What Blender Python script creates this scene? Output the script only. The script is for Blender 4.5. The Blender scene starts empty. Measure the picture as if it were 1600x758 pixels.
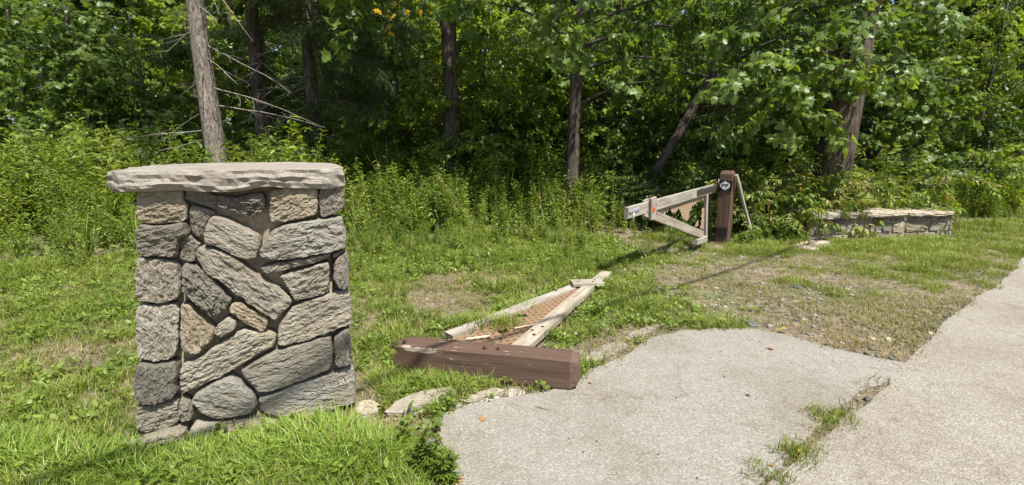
import bpy, math, random
import numpy as np
from mathutils import Vector, Matrix, Euler

R = math.radians
scene = bpy.context.scene
col = scene.collection
random.seed(7)
rng = np.random.default_rng(11)

# ------------------------------------------------------------------ camera
H_EYE = 1.6
FOC, CX, CY, HOR = 760.0, 800.0, 379.0, 230.0        # focal length, centre and horizon in photo pixels
PITCH = math.atan((CY - HOR) / FOC)
cd = bpy.data.cameras.new('camera')
cam = bpy.data.objects.new('camera', cd)
col.objects.link(cam)
cd.sensor_width = 36.0
cd.sensor_fit = 'HORIZONTAL'
cd.lens = FOC / 1600.0 * 36.0
cd.clip_start = 0.05
cd.clip_end = 1000.0
cam.location = (0, 0, H_EYE)
cam.rotation_euler = (math.pi / 2 - PITCH, 0, 0)
scene.camera = cam

# ------------------------------------------------------------------ sky and sun
SUN_EL = R(62.0)
SUN_H = Vector((0.57, -0.82)).normalized()           # horizontal direction towards the sun
world = bpy.data.worlds.new('World')
scene.world = world
world.use_nodes = True
wn = world.node_tree.nodes
sky = wn.new('ShaderNodeTexSky')
sky.sky_type = 'NISHITA'
sky.sun_disc = False
sky.sun_elevation = SUN_EL
sky.sun_rotation = math.atan2(SUN_H.x, SUN_H.y)
sky.air_density = 1.0
sky.dust_density = 1.5
wn['Background'].inputs['Strength'].default_value = 0.085
world.node_tree.links.new(sky.outputs[0], wn['Background'].inputs['Color'])
sd = bpy.data.lights.new('sun', 'SUN')
sd.energy = 5.0
sd.angle = R(0.55)
sd.color = (1.0, 0.955, 0.86)
sun = bpy.data.objects.new('sun', sd)
col.objects.link(sun)
sdir = Vector((SUN_H.x * math.cos(SUN_EL), SUN_H.y * math.cos(SUN_EL), math.sin(SUN_EL)))
sun.rotation_euler = sdir.to_track_quat('Z', 'Y').to_euler()
sun.location = (6, -8, 20)

scene.view_settings.view_transform = 'Standard'
scene.view_settings.look = 'None'
scene.view_settings.exposure = 0.80
scene.view_settings.gamma = 1.0
scene.cycles.max_bounces = 6
scene.cycles.diffuse_bounces = 3
scene.cycles.glossy_bounces = 2
scene.cycles.transmission_bounces = 4
scene.cycles.use_denoising = True
scene.cycles.sample_clamp_indirect = 6.0

# ------------------------------------------------------------------ where things stand (photo measurement to metres)
_c, _s = math.cos(PITCH), math.sin(PITCH)
def ray(x, y):
    u = (x - CX) / FOC
    v = -(y - CY) / FOC
    return Vector((u, _c + v * _s, -_s + v * _c))
def gz(x, y, z=0.0):
    r = ray(x, y)
    t = (z - H_EYE) / r.z
    return Vector((r.x * t, r.y * t, z))
def at(x, y, d):
    r = ray(x, y)
    t = d / r.y
    return Vector((r.x * t, d, H_EYE + r.z * t))
def on_plane(x, y, o, n):
    r = ray(x, y)
    e = Vector((0, 0, H_EYE))
    t = (o - e).dot(n) / r.dot(n)
    return e + r * t

# ------------------------------------------------------------------ numpy noise
def _hash(ix, iy, iz):
    h = (ix * 374761393 + iy * 668265263 + iz * 2147483647 + 1013904223) & 0xffffffff
    h = ((h ^ (h >> 13)) * 1274126177) & 0xffffffff
    h = ((h ^ (h >> 15)) * 2246822519) & 0xffffffff
    return ((h ^ (h >> 16)) & 0xffff) / 32767.5 - 1.0
def vnoise(P):
    P = np.asarray(P, dtype=np.float64)
    i = np.floor(P).astype(np.int64)
    f = P - i
    f = f * f * (3 - 2 * f)
    out = 0
    for a in (0, 1):
        for b in (0, 1):
            for c in (0, 1):
                w = (f[:, 0] if a else 1 - f[:, 0]) * (f[:, 1] if b else 1 - f[:, 1]) * (f[:, 2] if c else 1 - f[:, 2])
                out = out + w * _hash(i[:, 0] + a, i[:, 1] + b, i[:, 2] + c)
    return out
def fbm(P, oct=4, gain=0.5):
    P = np.asarray(P, dtype=np.float64)
    o, a = 0, 1.0
    for k in range(oct):
        o = o + a * vnoise(P * (2.0 ** k) + 17.3 * k)
        a *= gain
    return o
def ridged(P, oct=3):
    o, a = 0, 1.0
    for k in range(oct):
        o = o + a * (1 - np.abs(vnoise(P * (2.0 ** k) + 5.1 * k)) * 2)
        a *= 0.5
    return o
def n2(x, y, s, seed=0.0):
    return vnoise(np.stack([np.asarray(x) * s, np.asarray(y) * s, np.full(np.shape(x), seed)], 1))

# ------------------------------------------------------------------ mesh helpers
class MB:
    """collects vertices and faces of ONE object"""
    def __init__(self):
        self.v, self.f, self.m, self.n = [], [], [], 0
    def add(self, V, F, mi=0):
        V = np.asarray(V, dtype=np.float64).reshape(-1, 3)
        self.v.append(V)
        for f in F:
            self.f.append(tuple(int(i) + self.n for i in f))
            self.m.append(mi)
        self.n += len(V)
    def mesh(self, name, mats, smooth=False):
        me = bpy.data.meshes.new(name)
        V = np.concatenate(self.v)
        me.vertices.add(len(V))
        me.vertices.foreach_set('co', V.astype('f').ravel())
        ln = np.array([len(f) for f in self.f], dtype='i')
        st = np.concatenate([[0], np.cumsum(ln)[:-1]]).astype('i')
        idx = np.fromiter((i for f in self.f for i in f), dtype='i')
        me.loops.add(len(idx))
        me.loops.foreach_set('vertex_index', idx)
        me.polygons.add(len(ln))
        me.polygons.foreach_set('loop_start', st)
        me.polygons.foreach_set('loop_total', ln)
        me.polygons.foreach_set('material_index', np.array(self.m, dtype='i'))
        me.polygons.foreach_set('use_smooth', np.full(len(ln), bool(smooth)))
        for m in (mats if isinstance(mats, (list, tuple)) else [mats]):
            me.materials.append(m)
        me.update(calc_edges=True)
        me.validate()
        return me

def wm(o):
    m = o.matrix_basis.copy()
    while o.parent:
        o = o.parent
        m = o.matrix_basis @ m
    return m
def obj(name, mesh, parent=None, M=None, label=None, cat=None, group=None, kind=None):
    o = bpy.data.objects.new(name, mesh)
    col.objects.link(o)
    M = M if M is not None else Matrix.Identity(4)
    if parent is not None:
        o.parent = parent
        M = wm(parent).inverted() @ M
    o.matrix_basis = M
    if label: o['label'] = label
    if cat: o['category'] = cat
    if group: o['group'] = group
    if kind: o['kind'] = kind
    return o
def thing(name, loc, label, cat, group=None):
    o = obj(name, None, None, Matrix.Translation(Vector(loc)), label, cat, group)
    o.empty_display_size = 0.2
    return o
def frame(o, x, y, z):
    """matrix with the given origin and axes"""
    M = Matrix.Identity(4)
    for i, a in enumerate((x, y, z)):
        a = Vector(a).normalized()
        for k in range(3):
            M[k][i] = a[k]
    for k in range(3):
        M[k][3] = o[k]
    return M

def tube_into(mb, P, rad, sides=7, mi=0, wob=0.0, caps=True):
    P = [Vector(p) for p in P]
    n = len(P)
    ref = Vector((0.31, 0.17, 0.93)).normalized()
    rings = []
    for i in range(n):
        t = (P[min(i + 1, n - 1)] - P[max(i - 1, 0)]).normalized()
        rr = ref if abs(t.dot(ref)) < 0.95 else Vector((1, 0, 0))
        a = t.cross(rr).normalized()
        b = t.cross(a)
        for k in range(sides):
            an = 2 * math.pi * k / sides
            w = 1 + wob * random.uniform(-1, 1)
            rings.append(P[i] + (a * math.cos(an) + b * math.sin(an)) * rad[i] * w)
    F = []
    for i in range(n - 1):
        for k in range(sides):
            k2 = (k + 1) % sides
            F.append((i * sides + k, i * sides + k2, (i + 1) * sides + k2, (i + 1) * sides + k))
    if caps:
        F.append(tuple(range(sides - 1, -1, -1)))
        F.append(tuple((n - 1) * sides + k for k in range(sides)))
    mb.add([tuple(v) for v in rings], F, mi)

def board_mesh(name, L, W, T, mat, warp=0.004, seg=10, bev=0.0035, seed=0, ragged=(0, 0)):
    """plank along local x from 0 to L, W wide (y), T thick (z), worn edges"""
    mb = MB()
    prof = [(-W/2+bev, -T/2), (W/2-bev, -T/2), (W/2, -T/2+bev), (W/2, T/2-bev), (W/2-bev, T/2), (-W/2+bev, T/2), (-W/2, T/2-bev), (-W/2, -T/2+bev)]
    V = []
    for i in range(seg + 1):
        x = L * i / seg
        for (y, z) in prof:
            V.append((x, y, z))
    V = np.array(V)
    q = V * np.array([3.0, 12.0, 12.0]) + seed * 7.7
    V[:, 1] += warp * vnoise(q) + warp * 0.8 * vnoise(np.stack([V[:, 0] * 1.3 + seed, V[:, 0] * 0, V[:, 0] * 0], 1))
    V[:, 2] += warp * vnoise(q + 31) + warp * 1.0 * vnoise(np.stack([V[:, 0] * 1.1 + seed + 9, V[:, 0] * 0, V[:, 0] * 0], 1))
    for e, i in ((0, 0), (1, seg)):
        s = slice(i * 8, i * 8 + 8)
        if ragged[e]:
            V[s, 0] += ragged[e] * vnoise(V[s] * 60 + seed)
    F = []
    for i in range(seg):
        for k in range(8):
            k2 = (k + 1) % 8
            F.append((i*8+k, i*8+k2, (i+1)*8+k2, (i+1)*8+k))
    F.append(tuple(range(7, -1, -1)))
    F.append(tuple(seg*8+k for k in range(8)))
    mb.add(V, F)
    return mb.mesh(name, mat)

def board(name, p0, p1, wdir, W, T, mat, parent, **kw):
    p0, p1 = Vector(p0), Vector(p1)
    x = (p1 - p0)
    L = x.length
    x.normalize()
    w = Vector(wdir)
    y = (w - x * w.dot(x)).normalized()
    z = x.cross(y)
    return obj(name, board_mesh(name, L, W, T, mat, **kw), parent, frame(p0, x, y, z))

def box_mesh(name, sx, sy, sz, mat, bev=0.0):
    mb = MB()
    b = bev
    if b <= 0:
        V = [(x*sx/2, y*sy/2, z*sz/2) for x in (-1, 1) for y in (-1, 1) for z in (-1, 1)]
        F = [(0,1,3,2),(4,6,7,5),(0,4,5,1),(2,3,7,6),(0,2,6,4),(1,5,7,3)]
        mb.add(V, F)
        return mb.mesh(name, mat)
    import bmesh
    bm = bmesh.new()
    bmesh.ops.create_cube(bm, size=1)
    bmesh.ops.scale(bm, vec=(sx, sy, sz), verts=bm.verts)
    bmesh.ops.bevel(bm, geom=list(bm.edges), offset=b, segments=2, affect='EDGES')
    me = bpy.data.meshes.new(name)
    bm.to_mesh(me); bm.free()
    me.materials.append(mat)
    return me

def inside(poly, X, Y):
    poly = np.asarray(poly, dtype=float)
    r = np.zeros(np.shape(X), dtype=bool)
    j = len(poly) - 1
    for i in range(len(poly)):
        xi, yi = poly[i]; xj, yj = poly[j]
        c = ((yi > Y) != (yj > Y)) & (X < (xj - xi) * (Y - yi) / (yj - yi + 1e-12) + xi)
        r ^= c
        j = i
    return r
def poly_dist(poly, X, Y, closed=True):
    d = np.full(np.shape(X), 1e9)
    n = len(poly)
    for i in range(n if closed else n - 1):
        ax, ay = poly[i]; bx, by = poly[(i + 1) % n]
        vx, vy = bx - ax, by - ay
        t = np.clip(((X - ax) * vx + (Y - ay) * vy) / (vx * vx + vy * vy + 1e-12), 0, 1)
        d = np.minimum(d, np.hypot(X - ax - t * vx, Y - ay - t * vy))
    return d

# ------------------------------------------------------------------ materials
def new_mat(name):
    m = bpy.data.materials.new(name)
    m.use_nodes = True
    nt = m.node_tree
    return m, nt.nodes, nt.links, nt.nodes['Principled BSDF']
def ramp(N, stops, interp='LINEAR'):
    r = N.new('ShaderNodeValToRGB')
    r.color_ramp.interpolation = interp
    e = r.color_ramp.elements
    while len(e) < len(stops): e.new(0.5)
    for k, (p, c) in enumerate(stops):
        e[k].position = p
        e[k].color = (*c, 1) if len(c) == 3 else c
    return r
def noise(N, L, vec, scale, detail=4, rough=0.55, dist=0.0):
    t = N.new('ShaderNodeTexNoise')
    t.inputs['Scale'].default_value = scale
    t.inputs['Detail'].default_value = detail
    t.inputs['Roughness'].default_value = rough
    t.inputs['Distortion'].default_value = dist
    if vec is not None: L.new(vec, t.inputs['Vector'])
    return t
def mapping(N, L, vec, scale=(1, 1, 1), loc=(0, 0, 0)):
    m = N.new('ShaderNodeMapping')
    m.inputs['Scale'].default_value = scale
    m.inputs['Location'].default_value = loc
    L.new(vec, m.inputs['Vector'])
    return m.outputs[0]
def mix(N, L, fac, a, b, blend='MIX'):
    x = N.new('ShaderNodeMix')
    x.data_type = 'RGBA'
    x.blend_type = blend
    for s, v in ((x.inputs[0], fac), (x.inputs[6], a), (x.inputs[7], b)):
        if hasattr(v, 'is_linked'): L.new(v, s)
        elif isinstance(v, (int, float)): s.default_value = v
        else: s.default_value = (*v, 1)
    return x.outputs[2]
def bump(N, L, h, strength, dist=0.01, normal=None):
    b = N.new('ShaderNodeBump')
    b.inputs['Strength'].default_value = strength
    b.inputs['Distance'].default_value = dist
    L.new(h, b.inputs['Height'])
    if normal is not None: L.new(normal, b.inputs['Normal'])
    return b.outputs[0]
def pos(N):
    return N.new('ShaderNodeNewGeometry').outputs['Position']
def objco(N):
    return N.new('ShaderNodeTexCoord').outputs['Object']
def math_n(N, L, op, a, b=None):
    x = N.new('ShaderNodeMath'); x.operation = op
    for s, v in ((x.inputs[0], a), (x.inputs[1], b)):
        if v is None: continue
        if hasattr(v, 'is_linked'): L.new(v, s)
        else: s.default_value = v
    return x.outputs[0]

def leaf_material(name, c0, c1, c2, trans=0.35, rough=0.42, spec=0.5, patch=0.5, dry=None, dry_amount=0.0):
    if not any(w in name for w in ('dry', 'straw', 'dead', 'yellow')):
        c0, c1, c2 = [(c[0] * 0.93, c[1] * 1.0, c[2] * 0.85) for c in (c0, c1, c2)]      # fresher green
    m, N, L, P = new_mat(name)
    g = N.new('ShaderNodeNewGeometry')
    oi = N.new('ShaderNodeObjectInfo')
    r1 = math_n(N, L, 'MULTIPLY', g.outputs['Random Per Island'], 0.5)
    r2 = math_n(N, L, 'MULTIPLY', oi.outputs['Random'], 0.5)
    nz = noise(N, L, g.outputs['Position'], patch, 2)
    nn = math_n(N, L, 'SUBTRACT', nz.outputs[0], 0.5)
    nn = math_n(N, L, 'MULTIPLY', nn, 1.2)
    s = math_n(N, L, 'ADD', math_n(N, L, 'ADD', r1, r2), nn)
    cr = ramp(N, [(0.12, c0), (0.5, c1), (0.92, c2)])
    L.new(s, cr.inputs[0])
    c = cr.outputs[0]
    if dry:
        fr = math_n(N, L, 'FRACT', math_n(N, L, 'MULTIPLY', math_n(N, L, 'ADD', g.outputs['Random Per Island'], oi.outputs['Random']), 7.31))
        gt = math_n(N, L, 'LESS_THAN', fr, dry_amount)
        c = mix(N, L, gt, c, dry)
    L.new(c, P.inputs['Base Color'])
    P.inputs['Roughness'].default_value = rough
    P.inputs['Specular IOR Level'].default_value = spec
    tr = N.new('ShaderNodeBsdfTranslucent')
    tc = mix(N, L, 1.0, c, (1.25, 1.15, 0.45), 'MULTIPLY')
    L.new(tc, tr.inputs['Color'])
    mx = N.new('ShaderNodeMixShader')
    mx.inputs[0].default_value = trans
    L.new(P.outputs[0], mx.inputs[1]); L.new(tr.outputs[0], mx.inputs[2])
    L.new(mx.outputs[0], N['Material Output'].inputs['Surface'])
    return m

def stone_material(name, dark=(0.105, 0.098, 0.086), mid=(0.265, 0.248, 0.215), pale=(0.42, 0.395, 0.35), warm=(0.29, 0.24, 0.17), stretch=6.0):
    m, N, L, P = new_mat(name)
    oc = objco(N)
    oi = N.new('ShaderNodeObjectInfo')
    add = N.new('ShaderNodeVectorMath'); add.operation = 'ADD'
    L.new(oc, add.inputs[0])
    cmb = N.new('ShaderNodeCombineXYZ')
    k = math_n(N, L, 'MULTIPLY', oi.outputs['Random'], 50.0)
    for i in range(3): L.new(k, cmb.inputs[i])
    L.new(cmb.outputs[0], add.inputs[1])
    v = add.outputs[0]
    band = noise(N, L, mapping(N, L, v, (5, 3.2 * stretch, 3.2 * stretch)), 3.0, 8, 0.68, 1.2)
    blot = noise(N, L, v, 7.0, 5, 0.6)
    fine = noise(N, L, mapping(N, L, v, (1, 2.8, 2.8)), 75.0, 6, 0.75)
    cr = ramp(N, [(0.28, dark), (0.46, mid), (0.74, pale)])
    L.new(band.outputs[0], cr.inputs[0])
    c = mix(N, L, 0.3, cr.outputs[0], mid)
    bl = ramp(N, [(0.42, (0, 0, 0)), (0.66, (1, 1, 1))])
    L.new(blot.outputs[0], bl.inputs[0])
    wf = math_n(N, L, 'MULTIPLY', bl.outputs[0], 0.45)
    c = mix(N, L, wf, c, warm)
    fr = ramp(N, [(0.35, (0.62, 0.62, 0.62)), (0.65, (1.18, 1.18, 1.18))])
    L.new(fine.outputs[0], fr.inputs[0])
    c = mix(N, L, 0.8, c, fr.outputs[0], 'MULTIPLY')
    tint = ramp(N, [(0.0, (0.88, 0.87, 0.84)), (0.5, (1.1, 1.07, 1.02)), (1.0, (1.28, 1.23, 1.15))])
    L.new(oi.outputs['Random'], tint.inputs[0])
    c = mix(N, L, 1.0, c, tint.outputs[0], 'MULTIPLY')
    wp = noise(N, L, pos(N), 5.5, 5, 0.65)
    wr = ramp(N, [(0.32, (0.66, 0.64, 0.60)), (0.5, (1, 1, 1)), (0.72, (1.1, 1.09, 1.06))])
    L.new(wp.outputs[0], wr.inputs[0])
    c = mix(N, L, 0.8, c, wr.outputs[0], 'MULTIPLY')
    L.new(c, P.inputs['Base Color'])
    P.inputs['Roughness'].default_value = 0.85
    P.inputs['Specular IOR Level'].default_value = 0.25
    h = math_n(N, L, 'ADD', math_n(N, L, 'MULTIPLY', band.outputs[0], 1.0), math_n(N, L, 'MULTIPLY', fine.outputs[0], 0.6))
    L.new(bump(N, L, h, 0.9, 0.014), P.inputs['Normal'])
    return m

def wood_material(name, c0, c1, c2, scale=1.0, bumps=0.5, paint=None, wear=(0.45, 0.38, 0.30), wear_amt=0.62):
    m, N, L, P = new_mat(name)
    oc = objco(N)
    oi = N.new('ShaderNodeObjectInfo')
    cmb = N.new('ShaderNodeCombineXYZ')
    k = math_n(N, L, 'MULTIPLY', oi.outputs['Random'], 30.0)
    for i in range(3): L.new(k, cmb.inputs[i])
    add = N.new('ShaderNodeVectorMath'); add.operation = 'ADD'
    L.new(oc, add.inputs[0]); L.new(cmb.outputs[0], add.inputs[1])
    v = add.outputs[0]
    gr = noise(N, L, mapping(N, L, v, (1.8 * scale, 80 * scale, 80 * scale)), 1.0, 7, 0.72, 0.6)
    bl = noise(N, L, mapping(N, L, v, (3, 9, 9)), 1.0, 5, 0.6)
    cr = ramp(N, [(0.32, c0), (0.5, c1), (0.68, c2)])
    L.new(gr.outputs[0], cr.inputs[0])
    c = cr.outputs[0]
    b2 = ramp(N, [(0.35, (0.72, 0.68, 0.62)), (0.65, (1.12, 1.1, 1.05))])
    L.new(bl.outputs[0], b2.inputs[0])
    c = mix(N, L, 0.8, c, b2.outputs[0], 'MULTIPLY')
    if paint:
        wv = noise(N, L, mapping(N, L, v, (7, 22, 22)), 1.0, 7, 0.7, 0.3)
        wr = ramp(N, [(wear_amt, (0, 0, 0)), (wear_amt + 0.04, (1, 1, 1))])
        L.new(wv.outputs[0], wr.inputs[0])
        pc = ramp(N, [(0.28, tuple(x * 0.25 for x in paint)), (0.38, tuple(x * 0.85 for x in paint)), (0.7, tuple(min(1, x * 1.25) for x in paint))])
        L.new(gr.outputs[0], pc.inputs[0])
        c = mix(N, L, wr.outputs[0], pc.outputs[0], mix(N, L, 0.55, c, wear))
    L.new(c, P.inputs['Base Color'])
    P.inputs['Roughness'].default_value = 0.62 if paint else 0.82
    P.inputs['Specular IOR Level'].default_value = 0.3
    L.new(bump(N, L, gr.outputs[0], bumps, 0.004), P.inputs['Normal'])
    return m

def bark_material(name, dark, mid, pale, sx=14, sz=2.2, strength=0.9):
    m, N, L, P = new_mat(name)
    p = pos(N)
    f = noise(N, L, mapping(N, L, p, (sx, sx, sz)), 1.0, 6, 0.65, 0.7)
    b = noise(N, L, p, 1.6, 4, 0.6)
    cr = ramp(N, [(0.36, dark), (0.5, mid), (0.66, pale)])
    L.new(f.outputs[0], cr.inputs[0])
    b2 = ramp(N, [(0.3, (0.7, 0.7, 0.68)), (0.7, (1.15, 1.12, 1.08))])
    L.new(b.outputs[0], b2.inputs[0])
    L.new(mix(N, L, 0.8, cr.outputs[0], b2.outputs[0], 'MULTIPLY'), P.inputs['Base Color'])
    P.inputs['Roughness'].default_value = 0.9
    P.inputs['Specular IOR Level'].default_value = 0.15
    L.new(bump(N, L, f.outputs[0], strength, 0.03), P.inputs['Normal'])
    return m

def plain(name, c, rough=0.6, metal=0.0, vary=0.25, scale=30.0, bmp=0.0):
    m, N, L, P = new_mat(name)
    nz = noise(N, L, objco(N), scale, 4, 0.6)
    r = ramp(N, [(0.3, tuple(x * (1 - vary) for x in c)), (0.7, tuple(min(1.0, x * (1 + vary)) for x in c))])
    L.new(nz.outputs[0], r.inputs[0])
    L.new(r.outputs[0], P.inputs['Base Color'])
    P.inputs['Roughness'].default_value = rough
    P.inputs['Metallic'].default_value = metal
    if bmp: L.new(bump(N, L, nz.outputs[0], bmp, 0.004), P.inputs['Normal'])
    return m

def asphalt_material(name, stones, binder, worn=0.5, cell=140.0):
    m, N, L, P = new_mat(name)
    p = pos(N)
    vo = N.new('ShaderNodeTexVoronoi')
    vo.inputs['Scale'].default_value = cell
    L.new(p, vo.inputs['Vector'])
    v2 = N.new('ShaderNodeTexVoronoi')
    v2.inputs['Scale'].default_value = cell * 0.45
    L.new(p, v2.inputs['Vector'])
    sep = N.new('ShaderNodeSeparateColor')
    L.new(vo.outputs['Color'], sep.inputs[0])
    cr = ramp(N, stones, 'LINEAR')
    L.new(sep.outputs[0], cr.inputs[0])
    edge = ramp(N, [(0.30, (0, 0, 0)), (0.62, (1, 1, 1))])
    L.new(vo.outputs['Distance'], edge.inputs[0])
    c = mix(N, L, math_n(N, L, 'MULTIPLY', edge.outputs[0], 0.55), cr.outputs[0], binder)
    sep2 = N.new('ShaderNodeSeparateColor')
    L.new(v2.outputs['Color'], sep2.inputs[0])
    big = ramp(N, [(0.86, (1, 1, 1)), (0.97, (1.14, 1.13, 1.10))])
    L.new(sep2.outputs[1], big.inputs[0])
    c = mix(N, L, 1.0, c, big.outputs[0], 'MULTIPLY')
    sm = noise(N, L, p, 1.3, 5, 0.62)
    st = ramp(N, [(0.28, (0.74, 0.70, 0.64)), (0.55, (1, 1, 1)), (0.8, (1.06, 1.06, 1.07))])
    L.new(sm.outputs[0], st.inputs[0])
    c = mix(N, L, 0.85, c, st.outputs[0], 'MULTIPLY')
    ck = N.new('ShaderNodeTexVoronoi'); ck.feature = 'DISTANCE_TO_EDGE'; ck.inputs['Scale'].default_value = 0.55
    wv_ = noise(N, L, p, 3.0, 5, 0.6)
    ad_ = N.new('ShaderNodeVectorMath'); ad_.operation = 'ADD'
    L.new(p, ad_.inputs[0]); L.new(mapping(N, L, wv_.outputs['Color'], (0.5, 0.5, 0.0)), ad_.inputs[1])
    L.new(ad_.outputs[0], ck.inputs['Vector'])
    ckr = ramp(N, [(0.0, (0.45, 0.41, 0.36)), (0.0045, (1, 1, 1))])
    L.new(ck.outputs['Distance'], ckr.inputs[0])
    c = mix(N, L, 0.45, c, ckr.outputs[0], 'MULTIPLY')
    s2 = noise(N, L, p, 9.0, 4, 0.7)
    st2 = ramp(N, [(0.30, (0.80, 0.76, 0.70)), (0.5, (1, 1, 1))])
    L.new(s2.outputs[0], st2.inputs[0])
    c = mix(N, L, 0.6, c, st2.outputs[0], 'MULTIPLY')
    L.new(c, P.inputs['Base Color'])
    P.inputs['Roughness'].default_value = 0.9
    P.inputs['Specular IOR Level'].default_value = 0.2
    inv = math_n(N, L, 'SUBTRACT', 1.0, vo.outputs['Distance'])
    L.new(bump(N, L, inv, 0.6, 0.004), P.inputs['Normal'])
    return m

def ground_material():
    m, N, L, P = new_mat('ground_soil')
    p = pos(N)
    a = noise(N, L, p, 0.9, 6, 0.65)
    b = noise(N, L, p, 14.0, 6, 0.7)
    c3 = noise(N, L, p, 60.0, 4, 0.7)
    soil = ramp(N, [(0.3, (0.09, 0.075, 0.055)), (0.5, (0.205, 0.17, 0.125)), (0.7, (0.32, 0.28, 0.225))])
    L.new(b.outputs[0], soil.inputs[0])
    green = ramp(N, [(0.35, (0.05, 0.07, 0.02)), (0.65, (0.13, 0.15, 0.05))])
    L.new(b.outputs[0], green.inputs[0])
    f = ramp(N, [(0.46, (0, 0, 0)), (0.62, (1, 1, 1))])
    L.new(a.outputs[0], f.inputs[0])
    c = mix(N, L, math_n(N, L, 'MULTIPLY', f.outputs[0], 0.7), soil.outputs[0], green.outputs[0])
    gr = ramp(N, [(0.35, (0.62, 0.6, 0.58)), (0.68, (1.3, 1.28, 1.24))])
    L.new(c3.outputs[0], gr.inputs[0])
    c = mix(N, L, 0.8, c, gr.outputs[0], 'MULTIPLY')
    L.new(c, P.inputs['Base Color'])
    P.inputs['Roughness'].default_value = 0.95
    P.inputs['Specular IOR Level'].default_value = 0.1
    h = math_n(N, L, 'ADD', b.outputs[0], math_n(N, L, 'MULTIPLY', c3.outputs[0], 0.5))
    L.new(bump(N, L, h, 0.8, 0.02), P.inputs['Normal'])
    return m

M = {}
M['ground'] = ground_material()
M['path'] = asphalt_material('pale_asphalt', [(0.0, (0.16, 0.15, 0.132)), (0.3, (0.25, 0.233, 0.206)), (0.8, (0.31, 0.29, 0.258)), (1.0, (0.44, 0.42, 0.385))], (0.20, 0.183, 0.16), cell=150.0)
M['road'] = asphalt_material('road_asphalt', [(0.0, (0.17, 0.155, 0.135)), (0.5, (0.29, 0.265, 0.225)), (1.0, (0.45, 0.42, 0.365))], (0.19, 0.17, 0.145), cell=165.0)
M['stone'] = stone_material('schist')
M['stone_dark'] = stone_material('dark_schist', (0.075, 0.071, 0.064), (0.19, 0.18, 0.16), (0.32, 0.30, 0.27), (0.21, 0.185, 0.145))
M['stone_tan'] = stone_material('tan_schist', (0.12, 0.10, 0.075), (0.28, 0.245, 0.19), (0.42, 0.38, 0.305), (0.32, 0.26, 0.17))
M['stone_pale'] = stone_material('pale_schist', (0.15, 0.143, 0.13), (0.32, 0.305, 0.275), (0.47, 0.45, 0.41), (0.33, 0.285, 0.215))
M['capstone'] = stone_material('capstone_schist', (0.14, 0.13, 0.12), (0.29, 0.275, 0.25), (0.44, 0.42, 0.385), (0.28, 0.23, 0.205), 5.0)
M['slab'] = stone_material('flagstone', (0.20, 0.185, 0.16), (0.36, 0.33, 0.285), (0.46, 0.43, 0.38), (0.34, 0.28, 0.20), 3.0)
M['mortar'] = plain('mortar', (0.31, 0.255, 0.18), 0.95, 0, 0.35, 45.0, 0.8)
M['scratch'] = plain('scratched_stone', (0.33, 0.315, 0.285), 0.9, 0, 0.2, 60.0)
M['wood'] = wood_material('weathered_wood', (0.16, 0.145, 0.12), (0.33, 0.305, 0.265), (0.46, 0.43, 0.38))
M['wood_warm'] = wood_material('weathered_warm_wood', (0.17, 0.145, 0.115), (0.33, 0.29, 0.24), (0.46, 0.415, 0.355))
M['lattice'] = wood_material('brown_lattice_wood', (0.13, 0.082, 0.053), (0.25, 0.165, 0.105), (0.35, 0.245, 0.165), 1.0, 0.4)
M['lattice_pale'] = wood_material('faded_lattice_wood', (0.22, 0.15, 0.10), (0.36, 0.26, 0.18), (0.46, 0.36, 0.27), 1.0, 0.4)
M['paint'] = wood_material('brown_painted_timber', (0.2, 0.16, 0.12), (0.34, 0.29, 0.23), (0.5, 0.45, 0.38), 0.8, 0.75, paint=(0.108, 0.068, 0.050), wear_amt=0.655)
M['endgrain'] = plain('painted_end_grain', (0.115, 0.068, 0.05), 0.75, 0, 0.35, 40.0, 0.5)
M['rot'] = plain('rotten_wood', (0.20, 0.13, 0.075), 0.95, 0, 0.6, 70.0, 1.0)
M['bare'] = wood_material('bare_timber', (0.36, 0.28, 0.19), (0.54, 0.46, 0.36), (0.68, 0.62, 0.53), 1.0, 0.5)
M['black'] = plain('black_steel', (0.012, 0.012, 0.013), 0.4, 0.0, 0.3, 30)
M['strap'] = plain('rusty_dark_steel', (0.055, 0.042, 0.038), 0.55, 0.2, 0.4, 40)
M['rust'] = plain('rusty_bolt', (0.10, 0.065, 0.05), 0.6, 0.5, 0.4, 80)
M['zinc'] = plain('galvanised_steel', (0.62, 0.65, 0.70), 0.35, 0.7, 0.15, 60)
M['white'] = plain('white_enamel', (0.78, 0.79, 0.79), 0.35, 0, 0.04, 20)
M['red'] = plain('red_reflector', (0.62, 0.045, 0.025), 0.25, 0, 0.15, 120)
M['blue'] = plain('blue_grey_spray', (0.16, 0.21, 0.27), 0.7, 0, 0.3, 50)
M['cable'] = plain('cable_rubber', (0.02, 0.02, 0.02), 0.6)
M['bark_pale'] = bark_material('spruce_bark', (0.09, 0.075, 0.065), (0.22, 0.19, 0.165), (0.36, 0.32, 0.285), 26, 9)
M['bark_brown'] = bark_material('grey_brown_bark', (0.04, 0.032, 0.027), (0.095, 0.078, 0.064), (0.155, 0.13, 0.108), 22, 4)
M['bark_ridge'] = bark_material('ridged_bark', (0.03, 0.024, 0.02), (0.105, 0.083, 0.065), (0.20, 0.165, 0.135), 30, 2.6, 1.0)
M['twig'] = bark_material('dead_twig', (0.13, 0.11, 0.095), (0.27, 0.24, 0.21), (0.38, 0.35, 0.31), 40, 40, 0.3)
M['gravel'] = stone_material('gravel_stone', (0.14, 0.135, 0.13), (0.27, 0.255, 0.235), (0.42, 0.40, 0.37), (0.30, 0.24, 0.18), 1.5)
M['bluestone'] = stone_material('blue_grey_rock', (0.10, 0.115, 0.12), (0.19, 0.21, 0.215), (0.30, 0.32, 0.32), (0.22, 0.22, 0.20), 2.5)
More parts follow.
